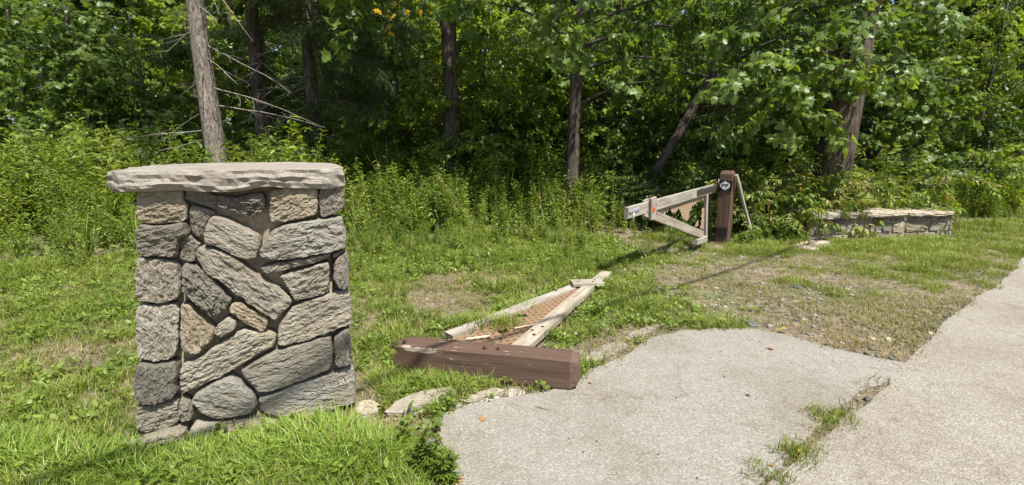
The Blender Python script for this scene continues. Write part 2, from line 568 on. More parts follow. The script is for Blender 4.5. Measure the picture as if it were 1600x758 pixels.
M['rubble'] = plain('pale_rubble', (0.38, 0.345, 0.29), 0.95, 0, 0.35, 25.0, 0.8)
M['grass'] = leaf_material('grass_blade', (0.12, 0.165, 0.025), (0.20, 0.26, 0.045), (0.30, 0.345, 0.085), 0.35, 0.45, 0.4, 0.8, (0.42, 0.34, 0.17), 0.10)
M['dryg'] = leaf_material('dry_grass', (0.17, 0.17, 0.06), (0.27, 0.245, 0.11), (0.37, 0.31, 0.16), 0.25, 0.6, 0.2, 1.2)
M['lush'] = leaf_material('lush_grass_blade', (0.14, 0.21, 0.03), (0.23, 0.32, 0.055), (0.34, 0.42, 0.10), 0.4, 0.4, 0.45, 1.0, (0.40, 0.34, 0.16), 0.04)
M['herb'] = leaf_material('herb_leaf', (0.10, 0.15, 0.024), (0.175, 0.24, 0.042), (0.28, 0.335, 0.07), 0.38, 0.45, 0.4, 0.6)
M['weed'] = leaf_material('weed_leaf', (0.115, 0.165, 0.026), (0.20, 0.265, 0.045), (0.32, 0.37, 0.07), 0.45, 0.45, 0.4, 0.5)
M['stem'] = leaf_material('green_stem', (0.10, 0.13, 0.03), (0.16, 0.18, 0.05), (0.22, 0.20, 0.07), 0.1, 0.6, 0.2)
M['maple'] = leaf_material('maple_leaf', (0.07, 0.12, 0.025), (0.13, 0.20, 0.045), (0.23, 0.30, 0.085), 0.5, 0.42, 0.45, 0.35)
M['bright'] = leaf_material('sunny_leaf', (0.11, 0.18, 0.02), (0.20, 0.28, 0.035), (0.32, 0.38, 0.055), 0.55, 0.42, 0.4, 0.3)
M['dark'] = leaf_material('dark_leaf', (0.055, 0.10, 0.02), (0.105, 0.17, 0.032), (0.19, 0.26, 0.05), 0.5, 0.42, 0.45, 0.3)
M['shiny'] = leaf_material('glossy_leaf', (0.055, 0.11, 0.026), (0.10, 0.175, 0.04), (0.18, 0.255, 0.07), 0.45, 0.34, 0.6, 0.35)
M['knot'] = leaf_material('shrub_leaf', (0.11, 0.165, 0.024), (0.20, 0.265, 0.04), (0.32, 0.37, 0.075), 0.48, 0.4, 0.5, 0.5, (0.34, 0.24, 0.10), 0.05)
M['needle'] = leaf_material('spruce_needle', (0.05, 0.08, 0.025), (0.085, 0.115, 0.04), (0.14, 0.165, 0.06), 0.15, 0.5, 0.3, 0.4)
M['deadneedle'] = leaf_material('dead_needle', (0.10, 0.08, 0.06), (0.16, 0.13, 0.105), (0.22, 0.19, 0.155), 0.05, 0.8, 0.1, 0.6)
M['yellow'] = leaf_material('yellow_leaf', (0.42, 0.26, 0.03), (0.55, 0.38, 0.05), (0.6, 0.45, 0.10), 0.4, 0.4, 0.4, 0.5)
M['deadleaf'] = leaf_material('dead_leaf', (0.16, 0.085, 0.04), (0.30, 0.17, 0.08), (0.42, 0.24, 0.11), 0.15, 0.6, 0.3, 4.0)
M['straw'] = leaf_material('straw', (0.24, 0.16, 0.09), (0.36, 0.26, 0.15), (0.46, 0.36, 0.22), 0.15, 0.7, 0.15, 2.0)

# ------------------------------------------------------------------ GROUND AND PAVING
PATH_PX = [(715, 790), (712, 758), (700, 715), (688, 680), (690, 650), (722, 636), (762, 627), (805, 622), (845, 615), (880, 607), (905, 600), (918, 582), (945, 572), (975, 560), (992, 547), (1010, 535), (1040, 524), (1068, 519), (1100, 516), (1135, 515), (1170, 516), (1210, 522), (1250, 533), (1285, 543), (1320, 550), (1370, 562), (1430, 572), (1480, 580), (1478, 586), (1410, 592), (1355, 608), (1312, 634), (1290, 654), (1266, 680), (1236, 712), (1210, 737), (1186, 759), (1160, 790)]
path_out = [gz(x, y)[:2] for x, y in PATH_PX]
PATH = [(-0.45, -6.0), (-0.30, 0.8)] + path_out + [(0.60, 1.4), (0.1, 0.9), (-0.15, -6.0)]
e0 = gz(1225, 758); e1 = gz(1305, 690)
rd = Vector((0.80, 0.62, 0)).normalized()
rn = Vector((rd.y, -rd.x, 0))
r0 = Vector((e0.x, e0.y, 0)) - rn * 0.05
ROAD = []
for k in range(0, 130):
    t = -12 + k * 0.4
    w = 0.03 * math.sin(t * 1.3) + 0.012 * math.sin(t * 4.7 + 1)
    q = r0 + rd * t + rn * w
    ROAD.append((q.x, q.y))
far_a = r0 + rd * 40 + rn * 6.5
far_b = r0 - rd * 12 + rn * 6.5
ROAD += [(far_a.x, far_a.y), (far_b.x, far_b.y)]

def gh(X, Y):
    """height of the soil"""
    X = np.asarray(X, dtype=float); Y = np.asarray(Y, dtype=float)
    z = 0.035 * n2(X, Y, 0.8, 3.0) + 0.018 * n2(X, Y, 2.7, 9.0) + 0.008 * n2(X, Y, 8.0, 1.0)
    d = np.minimum(poly_dist(PATH, X, Y), poly_dist(ROAD, X, Y))
    ins = inside(PATH, X, Y) | inside(ROAD, X, Y)
    w = np.clip(d / 0.6, 0, 1) * (~ins)
    z = z * w + 0.012 * w
    far = np.clip((Y - 10) / 30.0, 0, 1)
    z = z + far * 0.8 * (0.4 + 0.6 * n2(X, Y, 0.07, 5.0))
    near = np.exp(-((X + 0.2) ** 2 / 1.2 + (Y - 3.2) ** 2 / 0.3))
    return z * (1 - 0.7 * near)
def gh1(x, y):
    return float(gh(np.array([x]), np.array([y]))[0])

def axis(lo, hi, step, far):
    a = list(np.arange(lo, hi + 1e-6, step))
    d, s = hi, step
    R_ = []
    while d < far:
        s *= 1.35; d += s; R_.append(d)
    d, s = lo, step
    L_ = []
    while d > -far:
        s *= 1.35; d -= s; L_.append(d)
    return np.array(L_[::-1] + a + R_)
gx = axis(-7.0, 8.0, 0.09, 260.0)
gy = axis(1.0, 11.0, 0.09, 260.0)
GX, GY = np.meshgrid(gx, gy)
GZ = gh(GX.ravel(), GY.ravel())
mb = MB()
nx, ny = len(gx), len(gy)
F = [(j*nx+i, j*nx+i+1, (j+1)*nx+i+1, (j+1)*nx+i) for j in range(ny-1) for i in range(nx-1)]
mb.add(np.stack([GX.ravel(), GY.ravel(), GZ], 1), F)
obj('ground', mb.mesh('ground', M['ground'], True), kind='structure')

def sheet(name, outline, z, mat, jitter, step=0.05, skirt=0.05):
    P = []
    n = len(outline)
    for i in range(n):
        a = Vector((*outline[i], 0)); b = Vector((*outline[(i+1) % n], 0))
        k = max(1, min(60, int((b - a).length / step)))
        for j in range(k):
            P.append(a.lerp(b, j / k))
    X = np.array([p.x for p in P]); Y = np.array([p.y for p in P])
    X2 = X + jitter * n2(X, Y, 6.0, 2.0) + jitter * 0.7 * n2(X, Y, 17.0, 4.0)
    Y2 = Y + jitter * n2(X, Y, 6.0, 12.0) + jitter * 0.7 * n2(X, Y, 17.0, 14.0)
    import bmesh
    bm = bmesh.new()
    vs = [bm.verts.new((x, y, z)) for x, y in zip(X2, Y2)]
    f = bm.faces.new(vs)
    lo = [bm.verts.new((x * 1.0, y * 1.0, z - skirt)) for x, y in zip(X2, Y2)]
    for i in range(len(vs)):
        j = (i + 1) % len(vs)
        bm.faces.new((vs[j], vs[i], lo[i], lo[j]))
    bmesh.ops.triangulate(bm, faces=[f])
    bmesh.ops.recalc_face_normals(bm, faces=bm.faces)
    me = bpy.data.meshes.new(name)
    bm.to_mesh(me); bm.free()
    me.materials.append(mat)
    return obj(name, me, kind='structure')
sheet('path', PATH, 0.016, M['path'], 0.016)
sheet('road', ROAD, 0.02, M['road'], 0.010, 0.05)

# ------------------------------------------------------------------ STONES
def resample(poly, n):
    P = np.asarray(poly, dtype=float)
    Q = np.vstack([P, P[:1]])
    d = np.hypot(*(Q[1:] - Q[:-1]).T)
    s = np.concatenate([[0], np.cumsum(d)])
    t = np.linspace(0, s[-1], n, endpoint=False)
    return np.stack([np.interp(t, s, Q[:, 0]), np.interp(t, s, Q[:, 1])], 1)
def chaikin(P):
    P = np.asarray(P, dtype=float)
    N_ = np.roll(P, -1, axis=0)
    return np.stack([P * 0.86 + N_ * 0.14, P * 0.14 + N_ * 0.86], 1).reshape(-1, 2)

def stone_mesh(name, poly, mat, proud=0.035, back=0.10, rough=0.014, n=110, rings=20, seed=0, angle=None, facet=1.0, grow=-0.001):
    """a rough split stone: poly is its outline in the wall plane (u, v), thickness along z"""
    P = resample(chaikin(poly), n)
    tg = np.roll(P, -1, axis=0) - np.roll(P, 1, axis=0)
    tg /= np.linalg.norm(tg, axis=1)[:, None] + 1e-9
    P = P + np.stack([tg[:, 1], -tg[:, 0]], 1) * grow
    c = P.mean(axis=0)
    Q = P - c
    if angle is None:
        w, ev = np.linalg.eigh(np.cov(Q.T))
        ax = ev[:, 1]
        if ax[0] < 0: ax = -ax
        angle = math.atan2(ax[1], ax[0])
    ca, sa = math.cos(-angle), math.sin(-angle)
    Q = Q @ np.array([[ca, sa], [-sa, ca]])
    r_in = np.min(np.hypot(Q[:, 0], Q[:, 1]))
    V = []
    prof = [(1.02, -back), (1.02, -0.3 * back)]
    V.append(np.column_stack([Q * 1.0, np.full(n, -back)]))
    V.append(np.column_stack([Q * 1.005, np.full(n, -0.25 * back)]))
    for k in range(rings):
        t = (k / rings) ** 1.35
        sc_ = 1 - t
        e = t * 1.0
        dep = proud * (1 - 0.75 * math.exp(-e * 45.0)) * (0.9 + 0.1 * e)
        V.append(np.column_stack([Q * sc_, np.full(n, dep)]))
    V = np.concatenate(V + [np.array([[0, 0, proud]])])
    st = V * np.array([5.0, 22.0, 16.0]) + seed * 13.7
    bl = V * np.array([7.0, 11.0, 7.0]) + seed * 5.9
    edge = np.ones(len(V)); edge[:n] = 0; edge[n:2*n] = 0.3
    amp = rough * edge
    pl = vnoise(bl)
    rs = np.random.default_rng(int(seed) * 31 + 5)
    area = max(0.004, (Q[:, 0].max() - Q[:, 0].min()) * (Q[:, 1].max() - Q[:, 1].min()))
    m_ = int(np.clip(area * 260, 4, 22))
    sx = rs.uniform(Q[:, 0].min(), Q[:, 0].max(), m_); sy = rs.uniform(Q[:, 1].min(), Q[:, 1].max(), m_)
    ha = rs.uniform(-1, 1, m_); ta = rs.normal(0, 1, m_); tb = rs.normal(0, 1, m_)
    wx = V[:, 0] + 0.015 * fbm(V * 30 + seed, 2); wy = V[:, 1] + 0.010 * fbm(V * 30 + seed + 4, 2)
    dist = (wx[:, None] - sx) ** 2 * 0.35 + (wy[:, None] - sy) ** 2
    nr_ = np.argmin(dist, axis=1)
    plane = 0.55 * ha[nr_] + 2.2 * ta[nr_] * (wx - sx[nr_]) + 4.5 * tb[nr_] * (wy - sy[nr_])
    dz = amp * facet * np.clip(plane, -1.1, 1.1) * 0.75 + amp * 0.28 * (ridged(st * np.array([1.0, 1.6, 1.3]), 3) - 0.7) + amp * 0.5 * fbm(V * np.array([32, 70, 50.0]) + seed, 4, 0.7)
    V[:, 2] += dz
    wob = 0.006 * edge
    V[:, 0] += wob * fbm(V * 24 + seed + 3, 3)
    V[:, 1] += wob * fbm(V * 24 + seed + 8, 3)
    mb = MB()
    F = []
    nr = rings + 2
    for k in range(nr - 1):
        for i in range(n):
            j = (i + 1) % n
            F.append((k*n+i, k*n+j, (k+1)*n+j, (k+1)*n+i))
    cidx = nr * n
    for i in range(n):
        F.append(((nr-1)*n+i, (nr-1)*n+(i+1) % n, cidx))
    mb.add(V, F)
    me = mb.mesh(name, mat, False)
    return me, c, angle

def put_stone(parent, poly, O, U, V, Nn, name='stone', mat=None, **kw):
    # polygon must turn counter-clockwise in (U, V) seen from outside
    P = np.asarray(poly, dtype=float)
    a = 0.5 * np.sum(P[:, 0] * np.roll(P[:, 1], -1) - np.roll(P[:, 0], -1) * P[:, 1])
    if a < 0: P = P[::-1]
    me, c, ang = stone_mesh(name, P, mat or M['stone'], **kw)
    ux = U * math.cos(ang) + V * math.sin(ang)
    vy = -U * math.sin(ang) + V * math.cos(ang)
    return obj(name, me, parent, frame(O + U * c[0] + V * c[1], ux, vy, Nn))

# ---- the big pillar
ROT = R(20.0)
PO = gz(556, 640)
PN = Vector((math.sin(ROT), -math.cos(ROT), 0))
PU = Vector((math.cos(ROT), math.sin(ROT), 0))         # towards the right seen from outside
PV = Vector((0, 0, 1))
_q = on_plane(208, 480, PO, PN) - PO
PW, PD, PH = -_q.dot(PU), 1.05, 1.40
pillar = thing('stone_pillar', PO - PU * PW / 2 - PN * PD / 2, 'tall grey schist gate pillar with a thick flat capstone above the lush grass', 'stone pillar')
def puv(x, y):
    p = on_plane(x, y, PO, PN) - PO
    return (p.dot(PU), p.z)
STONES = [
 [(286,291),(295,293),(318,300),(336,305),(336,325),(327,326),(301,317),(286,312)],
 [(338,306),(364,308),(386,303),(411,301),(415,314),(414,327),(393,341),(378,337),(364,331),(344,326),(338,322)],
 [(300,321),(322,327),(336,333),(329,340),(320,355),(317,368),(312,374),(300,368),(293,350),(294,326)],
 [(320,355),(330,340),(338,338),(352,341),(368,349),(386,358),(408,371),(404,398),(400,404),(384,406),(364,397),(338,384),(322,381),(319,370)],
 [(420,301),(424,296),(448,292),(485,290),(495,293),(497,314),(496,336),(475,341),(438,349),(421,351)],
 [(498,296),(509,288),(531,285),(537,289),(539,301),(538,323),(534,331),(512,338),(500,340),(498,327)],
 [(404,394),(410,384),(416,374),(424,360),(440,352),(470,346),(505,342),(535,338),(538,354),(541,364),(542,376),(541,388),(512,395),(475,402),(440,406),(418,406),(406,404)],
 [(407,418),(418,415),(430,411),(450,408),(485,402),(516,396),(518,401),(500,409),(460,418),(432,426),(418,427),(409,424)],
 [(438,431),(466,423),(498,413),(514,409),(516,424),(516,450),(512,458),(481,468),(462,473),(455,463),(446,447)],
 [(521,413),(530,401),(540,394),(545,404),(547,421),(546,448),(537,453),(529,450),(523,441),(520,432)],
 [(519,396),(538,391),(531,399),(520,405)],
 [(307,389),(316,384),(338,388),(362,399),(393,423),(416,440),(439,452),(458,472),(453,482),(440,491),(432,500),(415,494),(395,478),(370,460),(345,440),(320,424),(310,412),(306,400)],
 [(286,411),(310,418),(320,424),(336,440),(351,458),(363,470),(353,486),(337,496),(323,490),(296,465),(284,455)],
 [(357,481),(366,472),(377,473),(394,485),(412,493),(420,502),(416,514),(410,519),(396,514),(375,503),(360,490)],
 [(336,519),(339,508),(356,496),(368,502),(369,511),(356,523),(343,526)],
 [(282,474),(295,476),(307,486),(323,502),(336,516),(334,530),(323,541),(307,552),(292,554),(282,548)],
 [(280,574),(318,555),(355,530),(380,516),(398,518),(422,519),(432,524),(430,540),(406,552),(373,574),(340,592),(310,605),(280,618)],
 [(298,626),(309,613),(345,592),(362,588),(376,599),(398,619),(402,635),(395,646),(368,650),(337,653),(312,644)],
 [(432,527),(437,508),(449,488),(462,477),(485,470),(516,459),(546,455),(549,470),(551,490),(551,505),(520,518),(473,535),(444,542),(433,541)],
 [(375,580),(388,572),(420,554),(450,543),(486,533),(518,524),(521,546),(522,567),(515,578),(473,595),(420,613),(404,616),(396,606),(380,590)],
 [(521,528),(536,517),(546,513),(548,535),(551,551),(548,570),(526,575),(522,552)],
 [(404,622),(420,618),(473,598),(518,585),(552,572),(556,590),(557,628),(544,636),(520,641),(494,651),(467,656),(420,650),(404,642)],
 [(282,372),(292,368),(304,376),(313,382),(305,395),(303,410),(292,411),(278,406)],
 [(280,622),(294,628),(302,640),(300,654),(280,658)],
 # the part of the face that lies outside the photograph
 [(212,300),(246,296),(283,291),(283,314),(290,322),(290,344),(250,350),(212,348)],
 [(214,353),(250,354),(287,349),(294,366),(280,371),(275,402),(240,400),(214,396)],
 [(214,402),(240,405),(274,410),(280,440),(279,468),(246,474),(214,468)],
 [(214,474),(246,480),(277,476),(277,545),(270,560),(240,566),(214,560)],
 [(214,567),(240,572),(276,566),(276,618),(240,630),(214,626)],
 [(214,633),(240,636),(277,624),(277,662),(240,676),(214,674)],
]
SEEDS = {}
scratch_host = None
for i, px in enumerate(STONES):
    uv = [puv(x, y) for x, y in px]
    big = i in (6, 18, 19, 21)
    kw = dict(seed=i + 1, proud=0.042 + 0.016 * math.sin(i * 2.3), rough=0.0125 if i not in (21, 3, 17, 19) else 0.008)
    if i in (0, 2, 22): kw['proud'] = 0.008
    if i in (1,): kw['rough'] = 0.022; kw['proud'] = 0.03
    if i in (12, 10): kw['rough'] = 0.020
    if i >= 24: kw['grow'] = 0.005
    kw['mat'] = M['stone_dark'] if i in (1, 5, 9, 12, 20, 2, 25, 28) else M['stone_tan'] if i in (4, 13, 15, 24) else M['stone_pale'] if i in (6, 14, 17, 21, 27) else M['stone']
    s = put_stone(pillar, uv, PO - PN * 0.025, PU, PV, PN, **kw)
    if i == 21: scratch_host = s
# foundation stones and a mortar core
for k, px in enumerate([[(300,660),(340,657),(390,653),(420,655),(442,660),(424,676),(360,692),(300,700)], [(446,662),(500,655),(545,643),(560,640),(562,652),(520,664),(470,672)], [(215,682),(292,662),(296,700),(220,716)]]):
    put_stone(pillar, [puv(x, y) for x, y in px], PO + PN * 0.03, PU, PV, PN, seed=90 + k, proud=0.04, rough=0.012, n=48, rings=8)
# the other three faces, laid in rows
def face_rows(parent, O, U, Nn, width, height, seed, rowh=0.17):
    rnd = random.Random(seed)
    z = -0.03
    while z < height - 0.05:
        h = min(rowh * rnd.uniform(0.7, 1.4), height - z)
        u = 0.0
        while u < width - 0.04:
            w = min(h * rnd.uniform(1.0, 2.6), width - u)
            if width - (u + w) < 0.1: w = width - u
            g = 0.012
            j = lambda: rnd.uniform(-0.012, 0.012)
            poly = [(u+g+j(), z+g+j()), (u+w*0.5, z+g+j()), (u+w-g+j(), z+g+j()), (u+w-g+j(), z+h*0.5), (u+w-g+j(), z+h-g+j()), (u+w*0.5, z+h-g+j()), (u+g+j(), z+h-g+j()), (u+g+j(), z+h*0.5)]
            put_stone(parent, poly, O, U, PV, Nn, mat=M[rnd.choice(('stone', 'stone', 'stone_dark', 'stone_tan', 'stone_pale'))], seed=rnd.randint(0, 999), proud=0.03, rough=0.014, n=32, rings=6)
            u += w
        z += h
back_dir = -PN
corner_r = PO - PN * 0.10 - PU * 0.075
face_rows(pillar, corner_r, back_dir, PU, PD - 0.2, PH - 0.06, 5)
corner_b = PO - PN * (PD - 0.075) - PU * 0.04
face_rows(pillar, corner_b, -PU, -PN, PW - 0.08, PH - 0.06, 6)
corner_l = PO - PU * (PW - 0.07) - PN * (PD - 0.1)
face_rows(pillar, corner_l, PN, -PU, PD - 0.2, PH - 0.06, 7)
def rough_block(name, O, U, W_, Nn, D_, z0, z1, inset, mat, parent, amp=0.012, res=0.045):
    """a box with uneven faces"""
    mbx = MB()
    nu = max(2, int(W_ / res)); nz_ = max(2, int((z1 - z0) / res)); nd = max(2, int(D_ / res))
    def quad_grid(o, a, na, b, nb, nrm):
        V = []
        for j in range(nb + 1):
            for i in range(na + 1):
                V.append(tuple(o + a * (i / na) + b * (j / nb)))
        V = np.array(V)
        d = amp * fbm(V * 14.0, 3)
        ed = np.ones(len(V))
        V = V + np.outer(d * ed, np.array(nrm))
        F_ = [(j*(na+1)+i, j*(na+1)+i+1, (j+1)*(na+1)+i+1, (j+1)*(na+1)+i) for j in range(nb) for i in range(na)]
        mbx.add(V, F_)
    o = O - U * inset - Nn * inset
    A = -U * (W_ - 2 * inset); B = -Nn * (D_ - 2 * inset); Z = Vector((0, 0, z1 - z0))
    o = o + Vector((0, 0, z0))
    quad_grid(o + A, -A, nu, Z, nz_, Nn)
    quad_grid(o, B, nd, Z, nz_, U)
    quad_grid(o + B, A, nu, Z, nz_, -Nn)
    quad_grid(o + A + B, -B, nd, Z, nz_, -U)
    quad_grid(o + Z + A, -A, nu, B, nd, Vector((0, 0, 1)))
    me = mbx.mesh(name, mat, True)
    return obj(name, me, parent)
rough_block('mortar', PO, PU, PW, PN, PD, -0.1, PH, 0.082, M['mortar'], pillar, 0.014)

def slab_mesh(name, outline, z_top, z_bot, mat, seed=0, n=150, rough=0.016, layers=None, topwave=0.006):
    """thick natural slab with split, layered edges; outline in local metres"""
    P = resample(chaikin(outline), n)
    c = P.mean(axis=0)
    Q = P - c
    T = z_top - z_bot
    rings = [(0.2, z_top), (0.45, z_top), (0.65, z_top), (0.8, z_top), (0.92, z_top), (0.98, z_top - 0.002), (0.996, z_top - 0.07 * T), (1.0, z_top - 0.22 * T), (1.004, z_top - 0.4 * T), (0.998, z_top - 0.55 * T), (1.0, z_top - 0.7 * T), (0.995, z_top - 0.84 * T), (0.985, z_top - 0.95 * T), (0.94, z_bot), (0.5, z_bot)]
    V = [np.array([[0, 0, z_top]])]
    for s, z in rings:
        V.append(np.column_stack([Q * s, np.full(n, z)]))
    V.append(np.array([[0, 0, z_bot]]))
    V = np.concatenate(V)
    rr = np.hypot(V[:, 0], V[:, 1]) + 1e-6
    out = V[:, :2] / rr[:, None]
    lay = 0.6 * vnoise(V * np.array([3, 3, 60.0]) + seed) + 0.8 * vnoise(V * np.array([14, 14, 90.0]) + seed + 4) + 0.5 * vnoise(V * np.array([40, 40, 120.0]) + seed + 4)
    fac = np.zeros(len(V))
    for k in range(len(rings)):
        if 5 <= k <= 12: fac[1 + k*n: 1 + (k+1)*n] = 1
    V[:, :2] += out * (rough * 1.2 * lay * fac)[:, None]
    V[:, 2] += topwave * fbm(V * np.array([4, 9, 1.0]) + seed, 3) + fac * rough * 0.35 * fbm(V * 22 + seed, 2)
    low = np.zeros(len(V))
    low[1 + 10*n:] = 1
    V[:, 2] += low * 0.014 * fbm(np.column_stack([V[:, 0] * 5, V[:, 1] * 5, V[:, 0] * 0 + seed]), 2)
    F = []
    for i in range(n):
        F.append((0, 1 + i, 1 + (i+1) % n))
    for k in range(len(rings) - 1):
        for i in range(n):
            j = (i + 1) % n
            F.append((1+k*n+i, 1+(k+1)*n+i, 1+(k+1)*n+j, 1+k*n+j))
    b = 1 + (len(rings) - 1) * n
    for i in range(n):
        F.append((b + i, len(V) - 1, b + (i+1) % n))
    mbx = MB(); mbx.add(V, F)
    return mbx.mesh(name, mat, False), c
ov = 0.042
cap_out = [(-PW - 0.03, -ov), (-PW * 0.6, -ov - 0.01), (-PW * 0.3, -ov - 0.015), (-0.08, -ov + 0.005), (0.012, -ov + 0.035), (0.022, 0.05), (0.015, 0.4), (-0.03, 0.75), (-0.10, 0.97), (-0.24, PD + 0.06), (-0.7, PD + 0.08), (-PW - 0.04, PD + 0.05), (-PW - 0.06, 0.5)]
cme, cc = slab_mesh('capstone', cap_out, 1.488, 1.376, M['capstone'], 3, 300, 0.012)
obj('capstone', cme, pillar, frame(PO + PU * cc[0] - PN * cc[1], PU, -PN, PV))
# scratched marks on the bottom stone
mbs = MB()
def scr(px0, px1, w=0.009):
    a = on_plane(*px0, PO + PN * 0.004, PN); b = on_plane(*px1, PO + PN * 0.004, PN)
    d = (b - a).normalized(); s = d.cross(PN)
    V = []
    for k in range(4):
        p = a.lerp(b, k / 3) + s * random.uniform(-0.003, 0.003)
        ww = w * (0.35 if k in (0, 3) else 1) * 0.5
        V += [p - s * ww - PN * 0.012, p + PN * 0.004, p + s * ww - PN * 0.012]
    F_ = []
    for k in range(3):
        F_ += [(k*3, k*3+3, k*3+4, k*3+1), (k*3+1, k*3+4, k*3+5, k*3+2)]
    mbs.add([tuple(v) for v in V], F_)
for x in range(7):
    xx = 474 + x * 11.0
    scr((xx, 612 - x * 3.2), (xx + 3, 624 - x * 3.4), 0.006)
    scr((xx - 2, 619 - x * 3.3), (xx + 5, 617 - x * 3.3), 0.005)
    if x > 2:
        scr((xx - 2, 601 - x * 2.2), (xx + 1, 611 - x * 2.4), 0.006)
obj('scratch_marks', mbs.mesh('scratch_marks', M['scratch']), scratch_host)

# ---- low stone wall by the big tree on the right
wo = gz(1261, 377)
wu = Vector((0.985, 0.17, 0)).normalized(); wnn = Vector((wu.y, -wu.x, 0))
low = thing('low_stone_wall', wo + wu * 1.5 - wnn * 0.3, 'low rubble stone wall with flat cap slabs at the foot of the ridged trunk', 'stone wall')
WL, WH = 3.0, 0.40
face_rows(low, wo - wnn * 0.03, wu, wnn, WL, WH - 0.03, 21, 0.15)
face_rows(low, wo - wnn * 0.5 + wu * 0.03, wnn, -wu, 0.48, WH - 0.03, 23, 0.15)
rough_block('mortar', wo + wu * WL, wu, WL, wnn, 0.55, -0.05, WH, 0.03, M['mortar'], low)
for k in range(3):
    a = k * 1.0
    out = [(a - 0.03 + 0.02, -0.07), (a + 0.5, -0.09), (a + 0.97, -0.06), (a + 0.98, 0.3), (a + 0.96, 0.58), (a + 0.5, 0.6), (a + 0.0, 0.57), (a - 0.02, 0.25)]
    me_, c_ = slab_mesh('cap_slab', out, WH + 0.09 - 0.015 * k, WH - 0.005, M['slab'], 40 + k, 70, 0.014)
    obj('cap_slab', me_, low, frame(wo + wu * c_[0] - wnn * c_[1], wu, -wnn, PV))
def flat_slab(name, px, z, label, cat, mat=None, thick=0.07, seed=0):
    P = [gz(x, y, 0.0) for x, y in px]
    c = sum(P, Vector()) / len(P)
    out = [(p.x - c.x, p.y - c.y) for p in P]
    P2 = np.array(out)
    if np.sum(P2[:, 0] * np.roll(P2[:, 1], -1) - np.roll(P2[:, 0], -1) * P2[:, 1]) < 0: out = out[::-1]
    me_, c_ = slab_mesh(name, out, 0.0, -thick, mat or M['slab'], seed, 70, 0.010)
    return obj(name, me_, None, Matrix.Translation((c.x + c_[0], c.y + c_[1], z)), label, cat)
flat_slab('paving_slab', [(1236, 388), (1256, 380), (1290, 379), (1308, 382), (1298, 391), (1270, 396)], 0.045, 'flat pale paving slab set in the grass before the low wall', 'slab', None, 0.06, 2)
flat_slab('asphalt_patch', [(912, 566), (925, 551), (950, 541), (975, 538), (982, 545), (960, 556), (938, 566), (920, 574)], 0.03, 'broken grey asphalt remnant just beyond the end of the fallen post', 'paving', M['road'], 0.05, 12)
flat_slab('asphalt_patch', [(978, 529), (990, 520), (1015, 514), (1026, 518), (1010, 527), (992, 533)], 0.03, 'small broken asphalt remnant with white rubble above the path', 'paving', M['road'], 0.05, 15)
flat_slab('kerb_stone', [(556, 650), (562, 634), (580, 630), (597, 640), (590, 652), (572, 656)], 0.035, 'worn pale stone at the right foot of the pillar', 'stone', None, 0.05, 17)
flat_slab('kerb_stone', [(715, 633), (735, 622), (775, 613), (790, 616), (772, 623), (740, 633)], 0.035, 'broken pale kerb piece between flagstone and fallen post', 'stone', None, 0.05, 19)
flat_slab('paving_slab', [(600, 656), (618, 640), (640, 627), (668, 619), (706, 614), (712, 620), (690, 630), (655, 647), (625, 657)], 0.052, 'long smooth flagstone lying beside the path below the fallen beam', 'slab', None, 0.06, 6)

# ------------------------------------------------------------------ GATES
def edge_worn_paint():
    m = wood_material('worn_brown_timber', (0.2, 0.16, 0.12), (0.34, 0.29, 0.23), (0.5, 0.45, 0.38), 0.8, 0.75, paint=(0.108, 0.068, 0.050), wear_amt=0.62)
    nt = m.node_tree; N, L = nt.nodes, nt.links
    # the strip along the upper front arris has lost its paint towards the rotten foot
    sep = N.new('ShaderNodeSeparateXYZ'); L.new(objco(N), sep.inputs[0])
    dy = math_n(N, L, 'ADD', sep.outputs[1], 0.1); dz = math_n(N, L, 'SUBTRACT', sep.outputs[2], 0.1)
    d = math_n(N, L, 'SQRT', math_n(N, L, 'ADD', math_n(N, L, 'MULTIPLY', dy, dy), math_n(N, L, 'MULTIPLY', dz, dz)))
    a = math_n(N, L, 'SUBTRACT', 0.20, math_n(N, L, 'MULTIPLY', d, 4.0))
    xf = math_n(N, L, 'MULTIPLY', math_n(N, L, 'SUBTRACT', 0.62, sep.outputs[0]), 3.0)
    xf.node.use_clamp = True
    a = math_n(N, L, 'MULTIPLY', a, xf); a.node.operation = 'MULTIPLY'
    a2 = math_n(N, L, 'MAXIMUM', a, 0.0)
    # find the wear ramp: it is the one fed by the noise with distortion 0.3
    for n in N:
        if n.type == 'VALTORGB' and n.inputs[0].is_linked:
            src = n.inputs[0].links[0].from_node
            if src.type == 'TEX_NOISE' and abs(src.inputs['Distortion'].default_value - 0.3) < 1e-4:
                add = math_n(N, L, 'ADD', src.outputs[0], a2)
                L.new(add, n.inputs[0])
    return m
M['paint_worn'] = edge_worn_paint()

